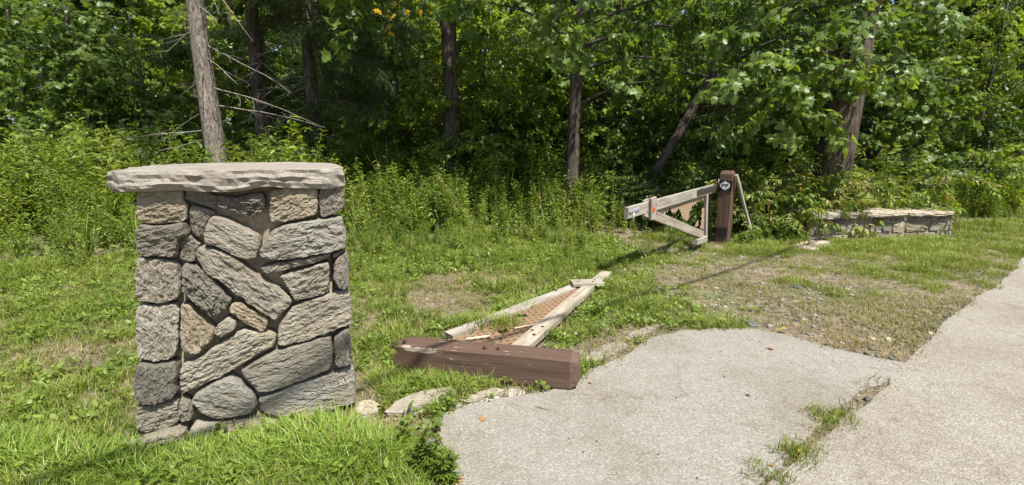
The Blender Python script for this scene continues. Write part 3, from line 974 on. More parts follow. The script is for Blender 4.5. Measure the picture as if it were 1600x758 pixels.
def post_mesh(name, L_, W_, mats, broken=False, seed=0):
    """square timber along local x, chamfered at the top end (x = L_)"""
    mb = MB()
    per = []
    k = 6
    hb = W_ / 2
    cs = [(-hb, -hb), (hb, -hb), (hb, hb), (-hb, hb)]
    for i in range(4):
        a = cs[i]; b = cs[(i+1) % 4]
        for j in range(k):
            t = j / k
            per.append((a[0] + (b[0]-a[0]) * t, a[1] + (b[1]-a[1]) * t))
    per = np.array(per)
    r_ = np.max(np.abs(per), axis=1)
    corner = (np.abs(np.abs(per[:, 0]) - np.abs(per[:, 1])) < 1e-6)
    per[corner] *= 0.985
    n = len(per)
    xs = list(np.linspace(0, L_ - 0.055, 30)) + [L_ - 0.05, L_ - 0.03, L_ - 0.008, L_]
    sc_ = [1.0] * 30 + [0.995, 0.91, 0.80, 0.76]
    V = []
    for x, s in zip(xs, sc_):
        V.append(np.column_stack([np.full(n, x), per * s]))
    V = np.concatenate(V)
    V[:, 1:] += 0.0025 * np.stack([vnoise(V * np.array([4, 30, 30]) + seed), vnoise(V * np.array([4, 30, 30]) + seed + 9)], 1)
    V[:, 1:] *= (1 + 0.012 * vnoise(V * np.array([2.2, 0, 0]) + seed))[:, None]
    if broken:
        for q in range(3):
            s = slice(q * n, q * n + n)
            w = (1.0, 0.55, 0.2)[q]
            V[s, 0] += w * (0.045 * vnoise(V[s] * np.array([0, 28, 28]) + 3) + 0.02 * vnoise(V[s] * np.array([0, 90, 90])) + 0.02)
            V[s, 1:] *= 1 - w * 0.06 - w * 0.05 * np.abs(vnoise(V[s] * 40))[:, None]
    F, mi = [], []
    m = len(xs)
    for i in range(m - 1):
        for j in range(n):
            F.append((i*n+j, i*n+(j+1) % n, (i+1)*n+(j+1) % n, (i+1)*n+j)); mi.append(1 if i >= 30 else 0)
    mb.add(V, F)
    mb.m = mi
    top = mb.n
    mb.add([(L_ + 0.004, 0, 0)], [])
    for j in range(n):
        mb.f.append(((m-1)*n+j, (m-1)*n+(j+1) % n, top)); mb.m.append(1)
    # bottom, hollowed by rot
    nb = mb.n
    inner = np.column_stack([np.full(n, 0.05 if broken else 0.0), per * 0.6])
    if broken: inner[:, 0] += 0.03 * vnoise(inner * 60)
    mb.add(inner, [])
    mb.add([(0.09 if broken else 0.0, 0, 0)], [])
    for j in range(n):
        mb.f.append((j, nb + j, nb + (j+1) % n, (j+1) % n)); mb.m.append(2)
        mb.f.append((nb + j, nb + n, nb + (j+1) % n)); mb.m.append(2)
    return mb.mesh(name, mats, False)

def bolt_mesh():
    mb = MB()
    def disc(r, z0, z1, n, rot=0):
        V = [(r*math.cos(2*math.pi*i/n+rot), r*math.sin(2*math.pi*i/n+rot), z) for z in (z0, z1) for i in range(n)]
        F = [(i, (i+1) % n, n+(i+1) % n, n+i) for i in range(n)] + [tuple(range(n, 2*n))]
        mb.add(V, F)
    disc(0.016, -0.002, 0.003, 14)
    disc(0.0105, 0.003, 0.014, 6)
    disc(0.006, 0.014, 0.022, 8)
    return mb.mesh('bolt', M['rust'])
BOLT = bolt_mesh()

def clip_segments(poly, p, d, tmax=6.0):
    """parameter intervals of the line p + t d inside poly"""
    ts = []
    n = len(poly)
    for i in range(n):
        a = poly[i]; b = poly[(i+1) % n]
        ex, ey = b[0]-a[0], b[1]-a[1]
        den = d[0]*ey - d[1]*ex
        if abs(den) < 1e-9: continue
        t = ((a[0]-p[0])*ey - (a[1]-p[1])*ex) / den
        s = ((a[0]-p[0])*d[1] - (a[1]-p[1])*d[0]) / den
        if 0 <= s < 1: ts.append(t)
    ts.sort()
    return [(ts[i], ts[i+1]) for i in range(0, len(ts) - 1, 2)]
SLAT = {}
def lattice(parent, polys, O, A, B, Nn, pitch, width, thick, mats, seed=0, holes=(), ragged=0.0):
    rnd = random.Random(seed)
    for mt in mats:
        if mt.name not in SLAT:
            SLAT[mt.name] = box_mesh('lattice_slat', 1.0, 1.0, 1.0, mt)
    count = 0
    for layer, ang in enumerate((R(45), R(-45))):
        d = (math.cos(ang), math.sin(ang)); nrm = (-d[1], d[0])
        for poly in polys:
            pr = [q[0]*nrm[0] + q[1]*nrm[1] for q in poly]
            k = math.floor(min(pr) / pitch)
            while k * pitch < max(pr):
                p = (nrm[0]*k*pitch, nrm[1]*k*pitch)
                segs = clip_segments(poly, p, d)
                for h in holes:
                    out = []
                    for (a, b) in segs:
                        cur = [(a, b)]
                        for (c, e) in clip_segments(h, p, d):
                            nx_ = []
                            for (x0, x1) in cur:
                                if e <= x0 or c >= x1: nx_.append((x0, x1))
                                else:
                                    if c > x0: nx_.append((x0, c))
                                    if e < x1: nx_.append((e, x1))
                            cur = nx_
                        out += cur
                    segs = out
                for (a, b) in segs:
                    b2 = b + rnd.uniform(-1, 1) * ragged; a2 = a + rnd.uniform(-1, 1) * ragged
                    if b2 - a2 < 0.02: continue
                    mid = (a2 + b2) / 2
                    c = O + A * (p[0] + d[0]*mid) + B * (p[1] + d[1]*mid) + Nn * ((layer - 0.5) * thick * 0.25 + rnd.uniform(-0.001, 0.001))
                    X = (A * d[0] + B * d[1]).normalized(); Y = Nn.cross(X)
                    Mx = frame(c, X, Y, Nn) @ Matrix.Diagonal((b2 - a2, width * rnd.uniform(0.93, 1.05), thick, 1))
                    obj('lattice_slat', SLAT[rnd.choice(mats).name], parent, Mx)
                    count += 1
                k += 1
    return count

# ---- the fallen gate with its snapped-off post
FB0 = Vector((-0.875, 3.265, 0.0)); FB1 = Vector((0.43, 2.966, 0.0))
FX = (FB1 - FB0).normalized(); FD = Vector((-FX.y, FX.x, 0))
fallen = thing('fallen_gate', (FB0 + FB1) / 2 + FD * 0.1, 'fallen gate leaf lying in the grass, still bolted to its snapped brown post', 'gate')
c0 = FB0 + FD * 0.1 + Vector((0, 0, 0.110)); c1 = FB1 + FD * 0.1 + Vector((0, 0, 0.122))
px_ = (c1 - c0).normalized(); pz_ = px_.cross(FD).normalized()
fpost = obj('post', post_mesh('post', (c1 - c0).length, 0.198, [M['paint_worn'], M['endgrain'], M['rot']], True, 4), fallen, frame(c0, px_, FD, px_.cross(FD)), label='snapped brown painted timber post with a rotten end')
for x, y in [(632, 534), (614, 538), (764, 530), (783, 530), (757, 545), (778, 546), (700, 527)]:
    p = gz(x, y, 0.219)
    b = obj('bolt', BOLT, fpost, Matrix.Translation(p) @ Euler((random.uniform(-0.15, 0.15), random.uniform(-0.15, 0.15), random.random() * 3)).to_matrix().to_4x4() @ Matrix.Diagonal((1.0, 1.0, random.uniform(0.5, 0.95), 1)))
up = Vector((0, 0, 1))
rt1 = gz(948, 427, 0.075); rn_ = gz(824, 533, 0.115)
dd = (rn_ - rt1).normalized()
rt0 = rn_ + dd * 0.30
side = up.cross(dd).normalized()
board('top_rail', rt0, rt1, side, 0.125, 0.055, M['wood_warm'], fallen, seed=3, warp=0.005, seg=24, ragged=(0, 0.012))
dn1 = gz(916, 443, 0.075); dn0 = gz(703, 525, 0.09)
dn0 = dn0 + (dn0 - dn1).normalized() * 0.02
board('diagonal_rail', dn0, dn1, up.cross(dn1 - dn0), 0.115, 0.05, M['wood'], fallen, seed=9, warp=0.005, seg=24, ragged=(0.02, 0))
ua = dn0 + (dn1 - dn0).normalized() * 0.02; ub = rt0 - dd * 0.12
ua.z = ub.z = 0.055
board('upright', ua - FD * 0.02, ub, FD, 0.09, 0.045, M['wood'], fallen, seed=5)
ba = gz(893, 443, 0.13); bb = gz(941, 441.5, 0.13)
board('batten', ba, bb, Vector((0.4, 0.9, 0)), 0.17, 0.04, M['wood'], fallen, seed=12, seg=4)
board('batten', ba + Vector((0.10, -0.03, -0.105)), bb + Vector((0.07, -0.03, -0.105)), Vector((0.4, 0.9, 0)), 0.15, 0.035, M['wood'], fallen, seed=14, seg=4)
for tx in (0.22, 0.72):
    for off in (-0.04, 0.04):
        p = ba.lerp(bb, tx) + Vector((0.4, 0.9, 0)).normalized() * off + Vector((0, 0, 0.02))
        obj('bolt', BOLT, fallen, Matrix.Translation(p) @ Matrix.Diagonal((0.7, 0.7, 0.6, 1)))
for tx, of in ((0.14, 0.02), (0.17, -0.03), (0.21, 0.015), (0.33, 0.03), (0.55, -0.02)):
    p = rt0.lerp(rt1, tx) + side * of + Vector((0, 0, 0.0285))
    obj('bolt', BOLT, fallen, Matrix.Translation(p) @ Matrix.Diagonal((0.95, 0.95, 0.25, 1)))
lo_, la = dn0.copy(), (rt1 - rt0).normalized()
la = Vector((la.x, la.y, 0)).normalized(); lb = Vector((-la.y, la.x, 0))
LO = Vector((rt0.x, rt0.y, 0.085))
def f2(p): return ((p - LO).dot(la), (p - LO).dot(lb))
ins_ = 0.045
q0 = rt0 + lb * ins_; q1 = rt1 + lb * ins_ + (rt0 - rt1).normalized() * 0.62
e_d = (dn1 - dn0).normalized(); e_n = Vector((e_d.y, -e_d.x, 0)).normalized()
q2 = dn1 + e_n * ins_ - e_d * 0.12; q3 = dn0 + e_n * ins_
fpoly = [f2(q0), f2(q1), f2(q2), f2(q3)]
def hole(px, r, k=7):
    c = f2(gz(*px, 0.085))
    return [(c[0] + r * math.cos(2*math.pi*i/k) * random.uniform(0.6, 1.2), c[1] + r * math.sin(2*math.pi*i/k) * random.uniform(0.5, 1.0)) for i in range(k)]
n1_ = lattice(fallen, [fpoly], LO, la, lb, up, 0.060, 0.036, 0.007, [M['lattice'], M['lattice']], 2, [hole((812, 494), 0.085), hole((786, 520), 0.06), hole((735, 519), 0.05), hole((836, 476), 0.02)], 0.004)
board('loose_slat', gz(728, 530, 0.115), gz(765, 525, 0.115), Vector((0, 1, 0)), 0.022, 0.008, M['bare'], fallen, seed=7, seg=3, bev=0.002)
board('loose_slat', gz(803, 513, 0.108), gz(845, 505, 0.108), Vector((0, 1, 0)), 0.016, 0.006, M['bare'], fallen, seed=8, seg=3, bev=0.0015)
# blue-grey scrawl on the diagonal rail
mbg = MB()
gpts = [(700, 521), (706, 517), (713, 519), (709, 515), (717, 516), (722, 513), (718, 518), (727, 514), (731, 511)]
cur = [gz(x, y, 0.1175) for x, y in gpts]
for i in range(len(cur) - 1):
    a, b = cur[i], cur[i+1]
    s = (b - a).normalized().cross(up) * 0.006
    mbg.add([tuple(a - s), tuple(b - s), tuple(b + s), tuple(a + s), tuple(a - s - up*0.003), tuple(b - s - up*0.003), tuple(b + s - up*0.003), tuple(a + s - up*0.003)], [(0,1,2,3), (4,5,1,0), (3,2,6,7)])
obj('scrawl', mbg.mesh('scrawl', M['blue']), fallen)

# ---- the standing gate
GF = Vector((-0.649, -0.761, 0)).normalized()          # from hinge to tip
GR = Vector((-GF.y, GF.x, 0)); GR = -GR if GR.x < 0 else GR   # visible side
PC = Vector((3.54, 8.03, 0))
G0 = Vector((3.235, 7.886, 0))
stand = thing('standing_gate', (PC.x, PC.y, 0), 'weathered triangular timber gate with torn lattice hanging from its dark brown post', 'gate')
def gp(x, y, off=0.0):
    return on_plane(x, y, G0 + GR * off, GR)
spost = obj('post', post_mesh('post', 1.30, 0.2, [M['paint'], M['endgrain'], M['rot']], False, 8), stand, frame(PC + Vector((0, 0, -0.08)), up, GF, up.cross(GF)))
t0 = gp(1112, 295); t1 = gp(978, 333)
board('top_rail', t0, t1, up, 0.135, 0.05, M['wood'], stand, seed=21, seg=20, warp=0.004)
d0_ = gp(1097, 367); d1_ = gp(1006, 330)
board('diagonal_rail', d0_, d1_, up, 0.125, 0.045, M['wood_warm'], stand, seed=22, seg=20, warp=0.004)
board('upright', gp(1103.5, 300), gp(1102, 372), GF, 0.085, 0.045, M['wood'], stand, seed=23)
bt = gp(1019.5, 309, 0.045); bm_ = gp(1019.5, 342, 0.045)
board('batten', bt, bm_, GF, 0.15, 0.035, M['wood'], stand, seed=24, seg=5)
board('batten', bt - GR * 0.09 - up * 0.03, bm_ - GR * 0.09, GF, 0.15, 0.03, M['wood'], stand, seed=25, seg=5)
board('foot_block', gp(1086, 378, 0.0), gp(1102, 372, 0.0), up, 0.09, 0.07, M['wood'], stand, seed=26, seg=3)
board('hinge_bar', gp(1109, 296, -0.01), gp(1107.5, 366, -0.01), GF, 0.035, 0.03, M['black'], stand, seed=27, seg=4, bev=0.004, warp=0.0)
board('hinge_strap', gp(1089.5, 302, 0.032), gp(1119, 293, 0.032), up, 0.085, 0.012, M['strap'], stand, seed=28, seg=5, bev=0.004, warp=0.0)
# hinge bracket round the post and the badge
fc = PC + GF * 0.106
pl = obj('hinge_bracket', box_mesh('hinge_bracket', 0.215, 0.012, 0.165, M['black'], 0.003), stand, frame(fc + Vector((0, 0, 0.985)), GR, -GF, up))
obj('hinge_bracket', box_mesh('hinge_bracket', 0.12, 0.012, 0.165, M['black'], 0.003), stand, frame(PC - GR * 0.108 + GF * 0.05 + Vector((0, 0, 0.985)), GF, GR, up))
mbk = MB(); kp = PC + GF * 0.135 - GR * 0.105
tube_into(mbk, [kp + Vector((0, 0, 0.88)), kp + Vector((0, 0, 1.09))], [0.022, 0.022], 12)
obj('hinge_pin', mbk.mesh('hinge_pin', M['black'], True), stand)
obj('lower_bracket', box_mesh('lower_bracket', 0.17, 0.012, 0.15, M['black'], 0.003), stand, frame(PC + GF * 0.107 + Vector((0, 0, 0.22)), GR, -GF, up))
mbb = MB()
bo = fc + GF * 0.008 + Vector((0, 0, 0.985))
def badge_pt(u, v, k=0.0): return tuple(bo + GR * u + up * v + GF * k)
N_ = 28
ell = [(0.075 * math.cos(2*math.pi*i/N_), 0.056 * math.sin(2*math.pi*i/N_)) for i in range(N_)]
def extr(poly, k0, k1):
    n = len(poly)
    V = [badge_pt(u, v, k0) for u, v in poly] + [badge_pt(u, v, k1) for u, v in poly]
    mbb.add(V, [tuple(range(n, 2*n))] + [(i, (i+1) % n, n+(i+1) % n, n+i) for i in range(n)])
extr(ell, 0.0, 0.004)
extr([(-0.022, 0.05), (0.022, 0.05), (0.008, 0.064), (0.0, 0.076), (-0.008, 0.064)], 0.0, 0.0035)
extr([(-0.026, -0.05), (-0.02, -0.069), (-0.006, -0.062), (-0.002, -0.05)], 0.0, 0.0035)
extr([(0.004, -0.05), (0.004, -0.068), (0.02, -0.072), (0.026, -0.05)], 0.0, 0.0035)
badge = obj('badge', mbb.mesh('badge', M['white']), stand, label='white medallion with the black letters PP')
tc_ = bpy.data.curves.new('letters', 'FONT')
tc_.body = 'PP'; tc_.size = 0.10; tc_.align_x = 'CENTER'; tc_.align_y = 'CENTER'; tc_.extrude = 0.0012; tc_.offset = 0.0016; tc_.space_character = 1.05
to_ = bpy.data.objects.new('letters_src', tc_)
lme = bpy.data.meshes.new_from_object(to_)
lme.name = 'letters'
lme.materials.clear(); lme.materials.append(M['black'])
bpy.data.objects.remove(to_)
obj('letters', lme, badge, frame(bo + GF * 0.0055 - up * 0.001, GR, up, GF) @ Matrix.Diagonal((1.08, 0.82, 1, 1)))
# reflector, hasp, oval plate
def oval(name, px, rx, ry, off, mat, parent, thick=0.005):
    c = gp(*px, off)
    mo = MB(); n = 20
    V = []
    for k, s in ((0.0, 1.0), (thick, 1.0), (thick * 1.6, 0.75)):
        V += [tuple(c + GF * (-rx * s * math.cos(2*math.pi*i/n)) + up * (ry * s * math.sin(2*math.pi*i/n)) + GR * k) for i in range(n)]
    F_ = [(k*n+i, k*n+(i+1) % n, (k+1)*n+(i+1) % n, (k+1)*n+i) for k in range(2) for i in range(n)] + [tuple(range(2*n, 3*n))]
    mo.add(V, F_)
    return obj(name, mo.mesh(name, mat), parent)
oval('reflector', (1021, 328), 0.034, 0.036, 0.064, M['red'], stand)
oval('maker_plate', (1097.5, 293.5), 0.06, 0.014, 0.040, M['zinc'], stand, 0.003)
for px in ((1016, 321), (1025, 319), (1015, 336), (1025, 334)):
    obj('bolt', BOLT, stand, frame(gp(*px, 0.063), GF, up, GR) @ Matrix.Diagonal((0.7, 0.7, 0.6, 1)))
hs = obj('hasp', box_mesh('hasp', 0.27, 0.035, 0.006, M['zinc'], 0.002), stand, frame(gp(991, 329.5, 0.030), (t1 - t0).normalized(), up, GR))
mh = MB()
for k in range(5):
    p = gp(984.5 + k * 3.3, 331.2 - k * 0.9, 0.034)
    tube_into(mh, [p + up * 0.028 + GF * 0.012, p - up * 0.012, p - up * 0.026 - GF * 0.016], [0.005, 0.007, 0.005], 6)
obj('hasp_rings', mh.mesh('hasp_rings', M['zinc'], True), hs)
mh = MB()
p = gp(990.5, 333, 0.035)
tube_into(mh, [p, p - up * 0.06, p - up * 0.105], [0.008, 0.008, 0.006], 7)
obj('hasp_pin', mh.mesh('hasp_pin', M['zinc'], True), hs)
def zc(pts): return [(960 + x / 6.894, 280 + y / 6.894) for x, y in pts]
def g2(p): return ((p - G0).dot(GF), p.z)
frag = [zc([(440, 310), (700, 245), (975, 165), (975, 232), (930, 222), (885, 258), (835, 305), (815, 380), (795, 450), (785, 445), (760, 442), (740, 390), (695, 318), (655, 375), (618, 340), (598, 318), (560, 372), (480, 340)]),
        zc([(950, 330), (975, 310), (975, 540), (930, 530), (945, 450)]), zc([(905, 455), (922, 460), (900, 520), (880, 510)])]
n2_ = lattice(stand, [[g2(gp(x, y, 0.0)) for x, y in f_] for f_ in frag], G0 - GR * 0.012, GF, up, GR, 0.062, 0.036, 0.007, [M['lattice_pale']], 5, (), 0.014)
# brace from the post to the ground and a stake behind it
br0 = PC + GR * 0.135 + GF * 0.02 + Vector((0, 0, 1.16)); br1 = gz(1179, 384, -0.03)
board('brace', br1, br0, GF, 0.075, 0.035, M['wood_warm'], stand, seed=31, seg=8)
sp = at(1167, 378, 8.35); sp.z = -0.05
stk = board('wooden_stake', sp, sp + Vector((0.02, 0.02, 0.66)), Vector((1, 0, 0)), 0.12, 0.04, M['wood'], None, seed=33, ragged=(0, 0.01), seg=6)
stk['label'] = 'short grey wooden stake behind the leaning brace of the standing gate'; stk['category'] = 'stake'

# ------------------------------------------------------------------ PLANT PIECES (meshes that are scattered)
def rotm(yaw, pitch, roll):
    return np.array(Euler((roll, pitch, yaw), 'XYZ').to_matrix())
def leaf_lance(l, w, droop=0.25, fold=0.25):
    # lance-shaped leaf along +x, folded on its midrib
    V = [(0, 0, 0), (0.35*l, 0.5*w, fold*w*0.5), (0.35*l, 0, 0), (0.35*l, -0.5*w, fold*w*0.5), (0.72*l, 0.34*w, fold*w*0.3 - droop*l*0.3), (0.72*l, 0, -droop*l*0.35), (0.72*l, -0.34*w, fold*w*0.3 - droop*l*0.3), (l, 0, -droop*l)]
    F = [(0, 2, 1), (0, 3, 2), (1, 2, 5, 4), (2, 3, 6, 5), (4, 5, 7), (5, 6, 7)]
    return np.array(V), F
def leaf_oval(l, w, droop=0.2):
    V = [(0, 0, 0), (0.25*l, 0.42*w, 0.02*l), (0.25*l, -0.42*w, 0.02*l), (0.6*l, 0.5*w, -droop*l*0.25), (0.6*l, -0.5*w, -droop*l*0.25), (0.88*l, 0.25*w, -droop*l*0.7), (0.88*l, -0.25*w, -droop*l*0.7), (l, 0, -droop*l)]
    F = [(0, 2, 1), (1, 2, 4, 3), (3, 4, 6, 5), (5, 6, 7)]
    return np.array(V), F
def leaf_lobed(l, droop=0.15):
    # five-lobed outline
    pts = [(0.0, 0.0), (0.10, -0.30), (0.02, -0.52), (0.30, -0.34), (0.48, -0.56), (0.60, -0.24), (0.80, -0.22), (1.0, 0.0), (0.80, 0.22), (0.60, 0.24), (0.48, 0.56), (0.30, 0.34), (0.02, 0.52), (0.10, 0.30)]
    V = [(0.36*l, 0, 0.03*l)] + [(x*l, y*l, -droop*l*(x*x + y*y)) for x, y in pts]
    n = len(pts)
    return np.array(V), [(0, 1 + i, 1 + (i+1) % n) for i in range(n)]
def add_leaf(mb, LF, p, yaw, pitch, roll, mi=0):
    V, F = LF
    mb.add(V @ rotm(yaw, pitch, roll).T + np.array(p), F, mi)

def twig_cluster(kind, seed, mats):
    """a leafy twig along +x, about 0.55 m"""
    rnd = random.Random(seed)
    mb = MB()
    Lt = rnd.uniform(0.42, 0.6)
    axes = [((0, 0, 0), 0.0, 0.0, Lt)]
    for k in range(3 if kind != 'pinnate' else 4):
        t = rnd.uniform(0.15, 0.75)
        axes.append(((Lt*t, 0, -0.04*t), rnd.choice((-1, 1)) * rnd.uniform(0.5, 1.1), rnd.uniform(-0.25, 0.35), Lt * rnd.uniform(0.45, 0.7)))
    for (o, yw, pt, ln) in axes:
        d = np.array([math.cos(yw)*math.cos(pt), math.sin(yw)*math.cos(pt), -math.sin(pt)])
        o = np.array(o)
        tube_into(mb, [tuple(o), tuple(o + d*ln*0.5 + np.array([0, 0, 0.01])), tuple(o + d*ln)], [0.005, 0.0035, 0.0015], 3, 1, caps=False)
        nl = {'lobed': 6, 'oval': 9, 'lance': 8, 'pinnate': 11}[kind]
        for i in range(nl):
            t = (i + rnd.uniform(0.1, 0.9)) / nl
            t = 0.12 + 0.88 * t
            p = o + d * ln * t
            sgn = 1 if i % 2 else -1
            if i == nl - 1: sgn = 0
            y = yw + sgn * rnd.uniform(0.6, 1.25)
            pi_ = pt + rnd.uniform(-0.15, 1.0)
            ro = rnd.gauss(0, 0.6)
            if kind == 'lobed': LF = leaf_lobed(rnd.uniform(0.085, 0.155), rnd.uniform(0, 0.4))
            elif kind == 'oval':
                l = rnd.uniform(0.06, 0.105); LF = leaf_oval(l, l * rnd.uniform(0.5, 0.68), rnd.uniform(0.05, 0.4))
            elif kind == 'lance':
                l = rnd.uniform(0.10, 0.17); LF = leaf_lance(l, l * rnd.uniform(0.28, 0.4), rnd.uniform(0.1, 0.5))
            else:
                l = rnd.uniform(0.07, 0.115); LF = leaf_lance(l, l * rnd.uniform(0.32, 0.42), rnd.uniform(0.05, 0.35)); pi_ += 0.25
            pd = p + np.array([math.cos(y), math.sin(y), 0.0]) * 0.015
            add_leaf(mb, LF, pd, y, pi_, ro)
    return mb.mesh('twig_' + kind, mats)

def spruce_cluster(seed, mats):
    """a spruce bough along +x with hanging branchlets of needles"""
    rnd = random.Random(seed)
    mb = MB()
    Lt = 0.9
    tube_into(mb, [(0, 0, 0), (Lt*0.5, 0, -0.03), (Lt, 0, -0.13)], [0.01, 0.006, 0.002], 4, 1, caps=False)
    V, F = [], []
    for k in range(22):
        t = (k + rnd.random()) / 22
        s = 1 if k % 2 else -1
        yw = s * rnd.uniform(0.5, 1.3); pt = rnd.uniform(0.35, 1.15)
        ln = rnd.uniform(0.18, 0.42) * (1 - 0.45 * t)
        d = np.array([math.cos(yw)*math.cos(pt), math.sin(yw)*math.cos(pt), -math.sin(pt)])
        o = np.array([Lt*t, 0, -0.13*t*t])
        a = np.cross(d, [0.2, 0.3, 0.9]); a /= np.linalg.norm(a); b = np.cross(d, a)
        nn = 34
        for i in range(nn):
            u = (i + 0.5) / nn
            an = i * 2.4 + rnd.random()
            p = o + d * ln * u + np.array([0, 0, -0.25 * ln * u * u])
            q = (a*math.cos(an) + b*math.sin(an)) * 0.7 + d * 0.75
            nl = 0.026 * rnd.uniform(0.8, 1.4)
            w = np.cross(q, d); w = w / (np.linalg.norm(w) + 1e-9) * 0.0042
            i0 = len(V)
            V += [p - w, p + w, p + q * nl]
            F.append((i0, i0 + 1, i0 + 2))
    mb.add(np.array(V), F)
    return mb.mesh('spruce_bough', mats)

def weed_plant(seed, h, mats, ll=0.075, narrow=0.26, nleaf=46, bare=0.12):
    """upright leafy stem, 1 to 3 stems"""
    rnd = random.Random(seed)
    mb = MB()
    for s in range(rnd.choice((1, 2, 2, 3))):
        hh = h * rnd.uniform(0.75, 1.05)
        lx, ly = rnd.uniform(-0.16, 0.16) * hh, rnd.uniform(-0.16, 0.16) * hh
        bx, by = rnd.uniform(-0.04, 0.04), rnd.uniform(-0.04, 0.04)
        P = [(bx + lx*t*t, by + ly*t*t, hh*t) for t in (0, 0.35, 0.7, 1.0)]
        tube_into(mb, P, [0.0045, 0.004, 0.003, 0.0015], 3, 1, caps=False)
        n = int(nleaf * hh / h)
        for i in range(n):
            t = bare + (1 - bare) * (i + 0.5) / n
            p = (bx + lx*t*t, by + ly*t*t, hh*t)
            l = ll * (1.15 - 0.65*t) * rnd.uniform(0.7, 1.25)
            add_leaf(mb, leaf_lance(l, l*narrow*rnd.uniform(0.8, 1.3), rnd.uniform(0.1, 0.6)), p, i*2.4 + rnd.uniform(-0.5, 0.5), rnd.uniform(-0.55, 0.45) - 0.3*t, rnd.gauss(0, 0.4))
    return mb.mesh('weed', mats)

def mugwort(seed, h, mats):
    rnd = random.Random(seed)
    mb = MB()
    for s in range(2):
        hh = h * rnd.uniform(0.7, 1.0)
        lx, ly = rnd.uniform(-0.25, 0.25) * hh, rnd.uniform(-0.25, 0.25) * hh
        tube_into(mb, [(0, 0, 0), (lx*0.3, ly*0.3, hh*0.5), (lx, ly, hh)], [0.004, 0.003, 0.0015], 4, 1, caps=False)
        n = 10
        for i in range(n):
            t = 0.15 + 0.85*(i+0.5)/n
            p = (lx*t*t, ly*t*t, hh*t)
            yaw = i*2.4
            l = 0.075*(1.1-0.6*t)
            for k in (-0.7, -0.3, 0, 0.3, 0.7):
                add_leaf(mb, leaf_lance(l*(1-0.35*abs(k)), l*0.22, 0.2), p, yaw + k, -0.35 - 0.3*t + rnd.uniform(-0.2, 0.3), rnd.gauss(0, 0.2))
    return mb.mesh('mugwort', mats)

def grass_tuft(seed, n, hmin, hmax, spread, width, mats, lean=0.6):
    rnd = random.Random(seed)
    mb = MB()
    V, F = [], []
    for i in range(n):
        an = rnd.uniform(0, 6.283); r = spread * math.sqrt(rnd.random())
        x, y = r*math.cos(an), r*math.sin(an)
        h = rnd.uniform(hmin, hmax)
        da = an + rnd.uniform(-1.2, 1.2)
        le = h * rnd.uniform(0.1, 1.0) * lean
        dx, dy = math.cos(da), math.sin(da)
        wa = da + 1.57 + rnd.uniform(-0.5, 0.5)
        wx, wy = math.cos(wa)*width*0.5, math.sin(wa)*width*0.5
        k = len(V)
        mid = (x + dx*le*0.35, y + dy*le*0.35, h*0.55)
        tip = (x + dx*le*1.1, y + dy*le*1.1, h*rnd.uniform(0.72, 1.0))
        V += [(x-wx, y-wy, -0.01), (x+wx, y+wy, -0.01), (mid[0]+wx*0.85, mid[1]+wy*0.85, mid[2]), (mid[0]-wx*0.85, mid[1]-wy*0.85, mid[2]), tip]
        F += [(k, k+1, k+2, k+3), (k+3, k+2, k+4)]
    mb.add(V, F)
    return mb.mesh('grass_tuft', mats)

def rosette(seed, n, l, mats, up_=0.5, wide=0.6):
    rnd = random.Random(seed)
    mb = MB()
    for i in range(n):
        ll = l * rnd.uniform(0.6, 1.2)
        z = rnd.uniform(0.0, 0.06)
        add_leaf(mb, leaf_oval(ll, ll * wide, rnd.uniform(0, 0.5)), (rnd.uniform(-0.04, 0.04), rnd.uniform(-0.04, 0.04), z), rnd.uniform(0, 6.28), -rnd.uniform(0.0, up_), rnd.gauss(0, 0.35))
    return mb.mesh('herb', mats)

def pebble(seed, mat, flat=0.6):
    import bmesh
    bm = bmesh.new()
    bmesh.ops.create_icosphere(bm, subdivisions=2, radius=1.0)
    V = np.array([v.co[:] for v in bm.verts])
    r = 1 + 0.28 * vnoise(V * 1.3 + seed * 3.1) + 0.12 * vnoise(V * 3 + seed)
    V = V * r[:, None] * np.array([1.0, 0.75, flat])
    V[:, 2] = np.clip(V[:, 2], -flat, flat * (0.55 + 0.3 * ((seed * 37) % 10) / 10))
    for v, c in zip(bm.verts, V): v.co = c
    me = bpy.data.meshes.new('pebble')
    bm.to_mesh(me); bm.free()
    me.materials.append(mat)
    return me

def scatter_group(name, meshes):
    """geometry-node group that puts one of the meshes on every vertex"""
    ng = bpy.data.node_groups.new(name, 'GeometryNodeTree')
    ng.interface.new_socket('Geometry', in_out='INPUT', socket_type='NodeSocketGeometry')
    ng.interface.new_socket('Geometry', in_out='OUTPUT', socket_type='NodeSocketGeometry')
    N, L = ng.nodes, ng.links
    gi = N.new('NodeGroupInput'); go = N.new('NodeGroupOutput')
    iop = N.new('GeometryNodeInstanceOnPoints')
    iop.inputs['Pick Instance'].default_value = True
    g2i = N.new('GeometryNodeGeometryToInstance')
    for me in meshes:
        o = bpy.data.objects.new(me.name, me)          # not linked to the scene: only a source of geometry
        oi = N.new('GeometryNodeObjectInfo')
        oi.inputs[0].default_value = o
        L.new(oi.outputs['Geometry'], g2i.inputs[0])
    def attr(n, t):
        a = N.new('GeometryNodeInputNamedAttribute')
        a.data_type = t
        a.inputs['Name'].default_value = n
        return a.outputs[0]
    e2r = N.new('FunctionNodeEulerToRotation')
    L.new(attr('rot', 'FLOAT_VECTOR'), e2r.inputs[0])
    L.new(gi.outputs[0], iop.inputs['Points'])
    L.new(g2i.outputs[0], iop.inputs['Instance'])
    L.new(attr('idx', 'INT'), iop.inputs['Instance Index'])
    L.new(e2r.outputs[0], iop.inputs['Rotation'])
    L.new(attr('scl', 'FLOAT'), iop.inputs['Scale'])
    L.new(iop.outputs[0], go.inputs[0])
    return (ng, len(meshes))
